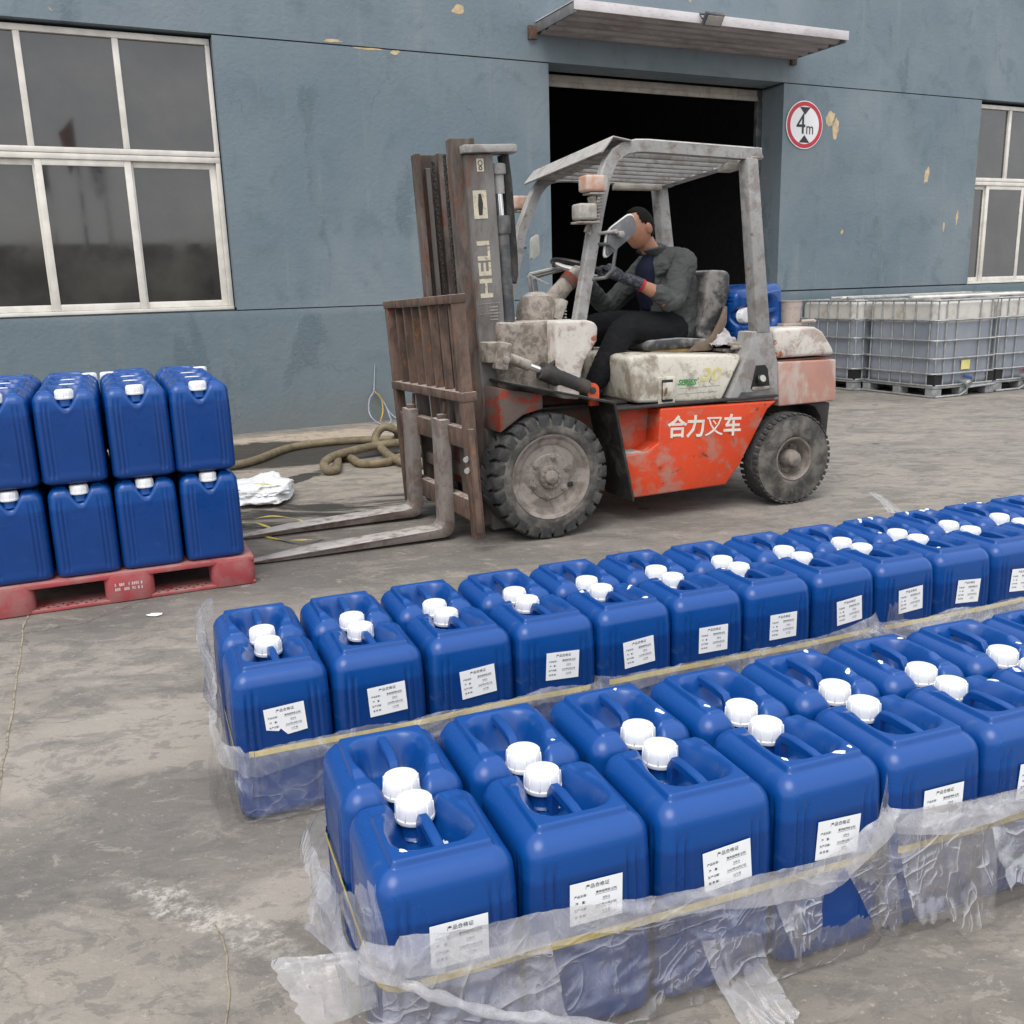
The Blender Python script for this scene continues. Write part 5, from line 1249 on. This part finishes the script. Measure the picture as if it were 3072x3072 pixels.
def remesh(meshes, vox, smooth=2):
    b_ = bmesh.new()
    for me in meshes: b_.from_mesh(me); bpy.data.meshes.remove(me)
    me = bpy.data.meshes.new('r'); b_.to_mesh(me); b_.free(); o = bpy.data.objects.new('r', me); C.objects.link(o)
    md = o.modifiers.new('r', 'REMESH'); md.mode = 'VOXEL'; md.voxel_size = vox; md.use_smooth_shade = True
    if smooth: ms_ = o.modifiers.new('m', 'SMOOTH'); ms_.iterations = smooth; ms_.factor = .5
    return ev_mesh(o)
def ellipsoid(c, r_, rot=None, n=24):
    m = MB(); G_ = []
    for j in range(n // 2 + 1):
        ph = PI * j / (n // 2); G_.append([Vector((r_[0] * math.sin(ph) * math.cos(2 * PI * i / n), r_[1] * math.sin(ph) * math.sin(2 * PI * i / n), r_[2] * math.cos(ph))) for i in range(n + 1)])
    m.grid(G_); bmesh.ops.remove_doubles(m.bm, verts=m.bm.verts, dist=.0004)
    m.xf(Matrix.Translation(c) @ (rot or Matrix())); return m.mesh('e', None, 0)
# joints in forklift space; the person empty carries the same frame, standing where he sits
per = empty('person', FM @ Vector((1.10, .60, 1.05)), TH)
tag(per, 'man in charcoal jacket, black trousers and dark gloves driving the forklift', 'person')
PO = Vector((1.10, .60, 1.05))
def L(u, v, z): return tuple(Vector((u, v, z)) - PO)
sh_l, sh_r = L(1.115, .415, 1.505), L(1.10, .79, 1.50)
el_l, el_r = L(.985, .335, 1.285), L(.86, .90, 1.27)
wr_l, wr_r = L(.745, .375, 1.405), L(.62, .80, 1.42)
HD = Vector(L(.898, .585, 1.722))
HR = Matrix.Translation(HD) @ Matrix.Rotation(R(8), 4, 'Z') @ Matrix.Rotation(R(-12), 4, 'Y')    # face looks along -x, bowed a little
def head_mesh():
    n = 64; G_ = []
    for j in range(n // 2 + 1):
        ph = PI * j / (n // 2); ring = []
        for i in range(n + 1):
            th = 2 * PI * i / n; v = Vector((math.sin(ph) * math.cos(th), math.sin(ph) * math.sin(th), math.cos(ph)))
            x, y, z = v.x * .101, v.y * .079, v.z * .122
            front = max(0, -v.x)
            if z < 0: y *= 1 - .22 * (-v.z) ** 1.5 * (.4 + front); x *= 1 - .10 * (-v.z) if x > 0 else 1
            if front > .2:
                gz = lambda c, w_: math.exp(-((v.z - c) / w_) ** 2); gy = lambda c, w_: math.exp(-((v.y - c) / w_) ** 2)
                x -= .020 * gz(-.22, .13) * gy(0, .13) + .009 * gz(-.05, .16) * gy(0, .10)         # nose
                x += .010 * gz(.03, .10) * (gy(.36, .17) + gy(-.36, .17))                          # eye sockets
                x -= .004 * gz(.16, .08) * gy(0, .6)                                               # brow
                x -= .006 * gz(-.50, .06) * gy(0, .22); x += .004 * gz(-.545, .02) * gy(0, .22); x -= .006 * gz(-.60, .05) * gy(0, .20)   # lips
                x -= .010 * gz(-.84, .16) * gy(0, .35)                                             # chin
                x -= .004 * gz(-.18, .2) * (gy(.5, .2) + gy(-.5, .2))                              # cheeks
            ring.append(Vector((x, y, z)))
        G_.append(ring)
    m = MB(); m.grid(G_); bmesh.ops.remove_doubles(m.bm, verts=m.bm.verts, dist=.0005); m.xf(HR); return m.mesh('h', None, 0)
def ear(s_):
    a = ellipsoid((0, 0, 0), (.021, .010, .035), None, 20)
    a.transform(HR @ Matrix.Translation((.012, s_ * .086, -.005)) @ Matrix.Rotation(R(-12), 4, 'Y') @ Matrix.Rotation(s_ * R(18), 4, 'Z')); return a
neck = [(L(1.06, .60, 1.50), .07), (L(1.015, .595, 1.585), .056), (L(.975, .59, 1.655), .055)]
core = skin([
    [(L(1.13, .60, 1.12), (.13, .15)), (L(1.14, .60, 1.24), (.125, .15)), (L(1.12, .60, 1.38), (.13, .16)), (L(1.06, .60, 1.50), (.09, .10)), (L(.995, .595, 1.585), .054), (L(.945, .59, 1.655), .054)],
    [(L(1.06, .60, 1.50), (.09, .10)), (sh_l, .060), (el_l, .044), (tuple(Vector(el_l).lerp(Vector(wr_l), .45)), .042), (wr_l, .029)],
    [(L(1.06, .60, 1.50), (.09, .10)), (sh_r, .060), (el_r, .044), (wr_r, .029)],
    [(L(1.13, .60, 1.12), (.13, .15)), (L(1.08, .49, 1.10), .085), (L(.70, .43, 1.12), .058), (L(.50, .42, .82), .04), (L(.42, .42, .76), .035)],
    [(L(1.13, .60, 1.12), (.13, .15)), (L(1.08, .71, 1.10), .085), (L(.66, .77, 1.12), .058), (L(.46, .76, .82), .04), (L(.38, .76, .76), .035)],
], 2)
bod = remesh([core, head_mesh(), ear(-1), ear(1)], .0042, 1)
bod.materials.append(M['skin'])
obj('body', bod, per)
# eyes and brows
for s_ in (-1, 1):
    e = ellipsoid((0, 0, 0), (.011, .012, .010), None, 16); e.transform(HR @ Matrix.Translation((-.083, s_ * .029, .005))); e.materials.append(M['paper']); eo = obj('eye', e, per)
    p = ellipsoid((0, 0, 0), (.003, .0055, .0055), None, 12); p.transform(HR @ Matrix.Translation((-.0935, s_ * .029, .004))); p.materials.append(M['hair']); obj('pupil', p, eo)
    m = MB(); m.tube([HR @ Vector((-.094, s_ * .012, .022)), HR @ Vector((-.0925, s_ * .030, .026)), HR @ Vector((-.083, s_ * .046, .021))], [.003, .0042, .002], 8); m.build('eyebrow', M['hair'], per)
# hair: a cap over the crown and back with a high hairline
hb = bmesh.new(); hm = head_mesh(); hm.transform(HR.inverted()); hb.from_mesh(hm); hb.normal_update()
def is_hair(c):
    line = lerp(.055, -.035, sstep(-.09, .03, c.x))
    if c.x < -.03 and c.z < .098: return False
    if c.x < .035 and abs(c.y) > .05 and c.z < .028 - .3 * c.x: return False
    if c.x >= .035 and c.z < -.062: return False
    return c.z > line or c.x > .035
for f in [f for f in hb.faces if not is_hair(f.calc_center_median())]: hb.faces.remove(f)
bmesh.ops.delete(hb, geom=[v for v in hb.verts if not v.link_faces], context='VERTS')
for v in hb.verts: v.co += v.normal * (.007 + .0015 * noise.noise(v.co * 160))
bnd = [e for e in hb.edges if e.is_boundary]
ex = bmesh.ops.extrude_edge_only(hb, edges=bnd)
for v in [g_ for g_ in ex['geom'] if isinstance(g_, bmesh.types.BMVert)]: v.co = v.co * .93
hm2 = bpy.data.meshes.new('hair'); hb.to_mesh(hm2); hb.free(); hm2.transform(HR); hm2.materials.append(M['hair']); hm2.polygons.foreach_set('use_smooth', [True] * len(hm2.polygons)); obj('hair', hm2, per)
# jacket
slv = tuple(Vector(el_l).lerp(Vector(wr_l), .38)); slv_r = tuple(Vector(el_r).lerp(Vector(wr_r), .85))
up_l = tuple(Vector(sh_l).lerp(Vector(el_l), .5))
jk = skin([
    [(L(1.17, .60, 1.10), (.165, .185)), (L(1.165, .60, 1.22), (.165, .19)), (L(1.135, .60, 1.36), (.165, .19)), (L(1.09, .60, 1.48), (.13, .15)), (L(1.045, .60, 1.555), (.075, .085))],
    [(L(1.09, .60, 1.48), (.13, .15)), (sh_l, (.082, .078)), (up_l, .071), (el_l, .061), (slv, .052)],
    [(L(1.09, .60, 1.48), (.13, .15)), (sh_r, (.082, .078)), (el_r, .061), (slv_r, .046)],
], 2)
jk = remesh([jk], .009, 2)
fr = lambda c, s_: noise.fractal(c * s_, .7, 2.1, 4)
for v in jk.vertices:
    c = v.co.copy(); a = math.atan2(c.z, c.x) ; k = ridged(Vector((c.x * 5 + c.z * 6, c.y * 4, c.z * 12 - c.x * 8)), 3)
    v.co += v.normal * (.007 * k + .010 * folds(Vector((c.x * 7 + c.z * 3, c.y * 4, c.z * 7 - c.x * 5))) + .003 * fr(c, 9))
jk.materials.append(M['jacket']); jk.polygons.foreach_set('use_smooth', [True] * len(jk.polygons)); jko = obj('jacket', jk, per)
# collar and open front
nc = Vector(L(1.005, .595, 1.578)); G_ = []
for j in range(7):
    t = j / 6; ring = []
    for i in range(41):
        a = lerp(R(-150), R(150), i / 40); rad = .073 + .016 * t - .01 * math.cos(a) * t
        ring.append(nc + Vector((rad * 1.05 * math.cos(a) + .03 - .035 * t, rad * math.sin(a), -.015 + .052 * t * (1 - .35 * (abs(a) / 2.6) ** 2) + .012 * math.cos(a))))
    G_.append(ring)
m = MB(); m.grid(G_); co_ = m.build('collar', M['jacket'], jko, 80); sm_ = co_.modifiers.new('s', 'SOLIDIFY'); sm_.thickness = .008
sh = skin([[(L(.975, .59, 1.555), (.035, .05)), (L(.955, .59, 1.47), (.06, .085)), (L(.965, .60, 1.36), (.06, .09)), (L(.985, .60, 1.26), (.05, .09))]], 2); sh.materials.append(M['shirt']); obj('shirt', sh, per)
m = MB()
for s_ in (-1, 1):
    Gp = []
    for j in range(12):
        t = j / 11; row = []
        for i in range(9):
            w_ = i / 8; yb_ = .60 + s_ * (.045 + .06 * w_ + .02 * t)
            row.append(Vector(L(.955 + .05 * w_ ** 2 + .03 * t - .055 * math.sin(t * 2.6) * .4 + .010 * noise.noise((t * 4, w_ * 3, s_)), yb_, lerp(1.535, 1.17, t) - .03 * w_)))
        Gp.append(row)
    m.grid(Gp)
lp = m.build('lapel', M['jacket'], jko, 80); sm_ = lp.modifiers.new('s', 'SOLIDIFY'); sm_.thickness = .006
# trousers
tr = skin([
    [(L(1.16, .60, 1.16), (.15, .17)), (L(1.13, .60, 1.105), (.135, .16)), (L(1.08, .49, 1.105), .108), (L(.90, .455, 1.125), .098), (L(.71, .43, 1.12), .080), (L(.60, .425, .965), .074), (L(.505, .42, .825), .063)],
    [(L(1.13, .60, 1.105), (.135, .16)), (L(1.08, .71, 1.105), .108), (L(.87, .745, 1.125), .098), (L(.66, .77, 1.12), .080), (L(.555, .765, .965), .074), (L(.46, .76, .825), .063)],
], 2)
tr = remesh([tr], .009, 2)
for v in tr.vertices:
    c = v.co.copy(); v.co += v.normal * (.009 * ridged(Vector((c.x * 9 + c.z * 5, c.y * 5, c.z * 9 - c.x * 4)), 3) + .003 * fr(c, 9))
tr.materials.append(M['trousers']); tr.polygons.foreach_set('use_smooth', [True] * len(tr.polygons)); obj('trousers', tr, per)
for v_ in (.42, .76):
    du = 0 if v_ < .5 else -.04
    s_ = skin([[(L(.51 + du, v_, .775), (.048, .05)), (L(.45 + du, v_, .765), (.046, .042)), (L(.36 + du, v_, .755), (.046, .032)), (L(.285 + du, v_, .752), (.036, .024))]], 2); s_.materials.append(M['shoe']); obj('shoe', s_, per)
# gloved hands closed on the steering-wheel rim
def hand(wrist, grip, side, thumb_up):
    w_ = Vector(wrist); g_ = Vector(grip); d = (g_ - w_).normalized()
    tn = Vector((0, 0, 1)); sd = d.cross(tn).normalized() * side; nrm = sd.cross(d).normalized() * side
    if nrm.z < 0: nrm = -nrm
    palm = w_.lerp(g_, .55) + nrm * .012
    ms_ = [skin([[(tuple(w_), (.030, .027)), (tuple(w_.lerp(g_, .35) + nrm * .008), (.038, .024)), (tuple(palm + d * .02), (.043, .021)), (tuple(g_ - d * .012 + nrm * .014), (.042, .018))]], 2)]
    for k, (off, ln) in enumerate(((-.030, .92), (-.010, 1.05), (.010, 1.0), (.029, .80))):
        k0 = g_ - d * .016 + sd * off + nrm * .016
        k1 = g_ + d * .018 * ln + sd * off * 1.03 + nrm * .022
        k2 = g_ + d * .034 * ln + sd * off * 1.03 - nrm * .004
        k3 = g_ + d * .018 * ln + sd * off - nrm * .023
        k4 = g_ + d * .000 + sd * off * .97 - nrm * .024
        ms_.append(skin([[(tuple(k0), .0115), (tuple(k1), .0108), (tuple(k2), .0100), (tuple(k3), .0092), (tuple(k4), .008)]], 2))
    b0 = w_.lerp(g_, .35) - sd * .028; b1 = w_.lerp(g_, .62) - sd * .046 - nrm * .006; b2 = g_ - sd * .044 - nrm * .018 + d * .004; b3 = g_ - sd * .026 - nrm * .028 + d * .012
    ms_.append(skin([[(tuple(b0), .016), (tuple(b1), .0135), (tuple(b2), .0115), (tuple(b3), .0095)]], 2))
    me = remesh(ms_, .0034, 1); me.materials.append(M['glove']); return me
gl_l = tuple(Vector((RT @ Vector((.175 * math.cos(R(-62)), .175 * math.sin(R(-62)), .004)))) - PO)
gl_r = tuple(Vector((RT @ Vector((.175 * math.cos(R(62)), .175 * math.sin(R(62)), .004)))) - PO)
for wr, gr, sd_, el in ((wr_l, gl_l, -1, el_l), (wr_r, gl_r, 1, el_r)):
    gdir = (Vector(gr) - Vector(wr))
    w2 = Vector(gr) - gdir.normalized() * min(gdir.length, .115)
    hn = obj('glove', hand(w2, gr, sd_, 1), per)
    fa = (Vector(el) - Vector(wr)).normalized()
    m = MB(); m.tube([Vector(w2), Vector(wr), Vector(wr) + fa * .045], [.031, .036, .038], 18); m.build('glove_wrist', M['glove'], hn)
    m = MB(); m.tube([Vector(wr) + fa * .043, Vector(wr) + fa * .060], [.0395, .0395], 18); m.build('cuff', M['cuff'], hn)

# ------------------------------------------------------------------ IBC tanks
IA = math.atan2(.396, .897); ix = Vector((math.cos(IA), math.sin(IA), 0)); iq = Vector((-ix.y, ix.x, 0)); IO = Vector((4.921, 10.865, 0))
def make_ibc(t, n_, label, wx=1.0, dy=1.12, col=(.035, .07, .22)):
    o = empty('tank_container', IO + ix * t + iq * n_, IA); tag(o, label, 'liquid tank', 'caged liquid tanks by the wall')
    ol = rr_outline(wx - .05, dy - .05, .11, 96)
    rings = []
    for (z, k) in ((.13, .93), (.15, .985), (.20, 1), (1.03, 1), (1.07, .985), (1.09, .93), (1.10, .80)):
        rings.append([(wx / 2 + p[0] * k - p[2] * 0, dy / 2 + p[1] * k, z) for p in ol] + [(wx / 2 + ol[0][0] * k, dy / 2 + ol[0][1] * k, z)])
    m = MB(); m.grid(rings); m.raw([r_ for r_ in rings[-1][:-1]], [tuple(range(96))]); m.lathe([(.09, 1.10), (.09, 1.13), (.0, 1.135)], 24, Matrix.Translation((wx / 2, dy / 2, 0)), False); m.build('tank', M['tank'], o, 50)
    cg_ = empty('cage', (0, 0, 0)); cg_.parent = o
    out = rr_outline(wx, dy, .09, 64)
    for z in (.14, .275, .45, .655, .885, 1.11):
        m = MB(); m.tube([(wx / 2 + p[0], dy / 2 + p[1], z) for p in out], .0115 if z < 1.1 else .014, 8, None, True); m.build('hoop', M['galv'], cg_)
    ups = [(x, 0) for x in (.14, .31, .68, .86)] + [(0, y) for y in (.13, .35, .52, .69, .86, 1.02)] + [(wx, y) for y in (.13, .35, .52, .69, .86, 1.02)] + [(x, dy) for x in (.14, .31, .68, .86)] + [(.03, .03), (wx - .03, .03)]
    for (x, y) in ups:
        m = MB(); sx = .012 if x == 0 else (-.012 if x == wx else 0); sy = .012 if y == 0 else (-.012 if y == dy else 0)
        m.tube([(x + sx, y + sy, .12), (x + sx, y + sy, 1.10)], .009, 6); m.build('upright', M['galv'], cg_)
    p = empty('base_pallet', (0, 0, 0)); p.parent = o
    for x in (.07, wx / 2, wx - .07):
        for y in (.07, dy / 2, dy - .07):
            m = MB(); m.bb(x - .07, x + .07, y - .06, y + .06, .003, .105, .012)
            for q_ in range(4): m.bb(x - .05 + q_ * .03, x - .04 + q_ * .03, y - .064, y - .06, .015, .095)
            m.build('foot', M['galv'], p)
    m = MB(); m.bb(0, wx, 0, dy, .106, .128, .004); m.build('base_plate', M['galv'], p)
    m = MB(); m.tube([(.02, -.005, .015), (.42, -.005, .015), (.48, -.02, .05), (.52, -.02, .10), (.98, -.005, .11)], .013, 8); m.tube([(-.005, .02, .015), (-.005, dy - .02, .015)], .013, 8); m.build('base_rail', M['galv'], p)
    m = MB(); m.prism([(.015, .14), (.15, .14), (.15, .27), (.015, .27)], .013, .018); m.bb(.013, .0185, .02, .14, .14, .27); m.build('corner_guard', M['black_hole'], o)
    m = MB(); m.bb(wx - .13, wx - .02, .013, .018, .14, .27); m.build('corner_guard', M['black_hole'], o)
    v = empty('valve', (.47, .0, .17)); v.parent = o
    m = MB(); m.tube([(0, .04, 0), (0, -.05, -.01)], .035, 14); m.tube([(0, -.05, -.01), (0, -.085, -.03)], .042, 14); m.build('outlet', M['galv'], v)
    m = MB(); m.box((.03, -.03, .055), (.13, .03, .035), (R(15), 'Y'), .006); m.build('valve_handle', plain('valve_handle_plastic', col, .5), v)
    return o
i1 = make_ibc(0, 0, 'caged white liquid tank with blue valve handle, in front of the factory wall')
m = MB(); m.bb(.42, .56, .008, .011, .31, .42); m.build('tank_label', plain('yellow_label', (.62, .55, .20), .6), i1, 0)
make_ibc(-.125, 1.135, 'caged liquid tank half hidden behind the front one, next to the doorway', 1.0, 1.08)
make_ibc(1.05, .045, 'caged liquid tank with red valve handle at the far right edge', col=(.40, .02, .02))
for k, (y, z, x0, x1, r_) in enumerate(((1.30, 1.145, -.14, 2.4, .018), (1.44, 1.148, -.10, 2.2, .016), (1.62, 1.146, -.12, 2.3, .018), (.45, 1.144, .05, 2.3, .016), (.70, 1.146, .25, 2.2, .020))):
    m = MB(); P = [IO + ix * lerp(x0, x1, j / 8) + iq * (y + .02 * math.sin(j)) + Vector((0, 0, z)) for j in range(9)]; m.tube(P, r_, 8)
    tag(m.build('pole', M['frame'] if k % 2 else M['galv'], None), f'long pale pole lying across the tank tops, {ORD[k]} from the {"wall" if False else "back"}' if False else ['pale pole on the tank tops, nearest the doorway tank\'s front edge', 'pale pole lying in the middle of the doorway tank\'s top', 'pale pole on the tank tops, nearest the wall', 'pale pole along the front edge of the front tank\'s top', 'thick pole lying in the middle of the front tank\'s top'][k], 'pole', 'poles lying on the tanks')

# ------------------------------------------------------------------ hose, bag, strap ends and wires on the ground
hp = [(-2.75, 7.15, .033), (-2.40, 7.55, .033), (-2.26, 7.66, .033), (-2.15, 7.89, .033), (-2.03, 8.42, .033), (-1.83, 8.65, .033), (-1.55, 8.78, .033), (-1.25, 8.80, .035), (-1.06, 8.66, .06), (-1.02, 8.40, .17), (-1.13, 8.36, .21), (-1.20, 8.30, .12), (-1.10, 8.0, .07), (-.95, 7.62, .05), (-.74, 7.40, .035),
      (-.50, 7.60, .035), (-.48, 8.0, .05), (-.75, 8.2, .10), (-1.0, 8.14, .10), (-1.22, 8.02, .09), (-1.44, 7.72, .08), (-1.49, 7.42, .07), (-1.44, 7.26, .04), (-1.38, 7.30, .033), (-1.42, 7.6, .033), (-1.45, 7.85, .033), (-1.34, 7.80, .033), (-1.22, 7.55, .033), (-1.02, 7.56, .034), (-.92, 7.75, .04), (-.75, 8.0, .04), (-.55, 8.3, .035)]
m = MB(); m.tube(spline(hp, 8), .036, 12); tag(m.build('hose', M['hose'], None, 60), 'thick brown hose coiled on the wet ground behind the fork mast', 'hose')
wad('plastic_bag', (-1.73, 6.42, .07), (.22, .28, .085), 3.3, 'bag', 'crumpled white plastic bag on the ground right of the pallet', 'bag')
def strip(name, pts, w_, label):
    P = spline(pts, 8); m = MB(); A_, B_ = [], []
    for i, p in enumerate(P):
        t = (P[min(i + 1, len(P) - 1)] - P[max(0, i - 1)]).normalized(); n_ = Vector((-t.y, t.x, .25 * math.sin(i * .5))).normalized() * w_
        A_.append(p + n_); B_.append(p - n_)
    m.grid([A_, B_]); tag(m.build(name, M['yellow'], None, 60), label, 'strap', 'cut yellow straps on the ground')
strip('strap_end', [(-1.80, 5.70, .02), (-1.66, 5.68, .03), (-1.5, 5.70, .05), (-1.32, 5.66, .03), (-1.25, 5.59, .008)], .009, 'yellow strap on the ground behind the far fork')
strip('strap_end', [(-1.80, 5.64, .015), (-1.62, 5.64, .03), (-1.5, 5.56, .02), (-1.43, 5.49, .008)], .009, 'short yellow strap on the ground next to the pallet')
strip('strap_end', [(-1.46, 5.36, .008), (-1.34, 5.27, .008), (-1.2, 5.17, .03), (-1.10, 5.27, .006)], .009, 'yellow strap curl on the ground between the two forks')
strip('strap_end', [(-1.93, 6.12, .15), (-1.80, 6.14, .17), (-1.66, 6.22, .15), (-1.56, 6.32, .11)], .012, 'yellow strap draped over the white plastic bag')
def wallP(s_, z, o=-.02): return wnv * (WD + o) + wdv * s_ + Vector((0, 0, z))
def loop(pts, r_, mat, label):
    m = MB(); m.tube(spline([wallP(*p) for p in pts], 8), r_, 6); tag(m.build('wire', M[mat], None, 60), label, 'wire', 'wires hanging at the wall foot')
loop([(3.19, .62, -.01), (3.17, .42, -.01), (3.15, .33, -.03), (3.09, .25, -.05), (3.07, .10, -.10), (3.12, .012, -.25), (3.24, .012, -.28), (3.28, .09, -.12), (3.25, .22, -.05), (3.18, .31, -.03), (3.15, .33, -.03)], .007, 'wire', 'pale wire looped down the foot of the wall')
loop([(3.16, .34, -.03), (3.23, .24, -.05), (3.33, .06, -.12), (3.44, .01, -.35), (3.6, .008, -.6)], .006, 'wire', 'dark grey wire trailing from the wall to the ground')
loop([(3.16, .33, -.04), (3.22, .26, -.06), (3.22, .12, -.10), (3.15, .02, -.2)], .007, 'wire_yellow', 'yellow wire hanging in the loop at the wall foot')
# scraps on the ground
def scrap(x, y, r_, seed, label):
    m = MB(); n = 14; V = [(x, y, .012)]
    for j in range(n):
        a = 2 * PI * j / n; k = r_ * (1 + .8 * noise.noise((math.cos(a) * 1.5, math.sin(a) * 1.5, seed))); V.append((x + k * 1.6 * math.cos(a), y + k * math.sin(a), .004 + .006 * abs(noise.noise((a, seed, 1)))))
    m.raw(V, [(0, 1 + j, 1 + (j + 1) % n) for j in range(n)]); tag(m.build('paper_scrap', M['paper'], None, 0), label, 'litter', 'scraps of litter on the concrete')
scrap(-1.62, 4.02, .022, 1, 'torn grey white scrap lying on the concrete in front of the pallet')
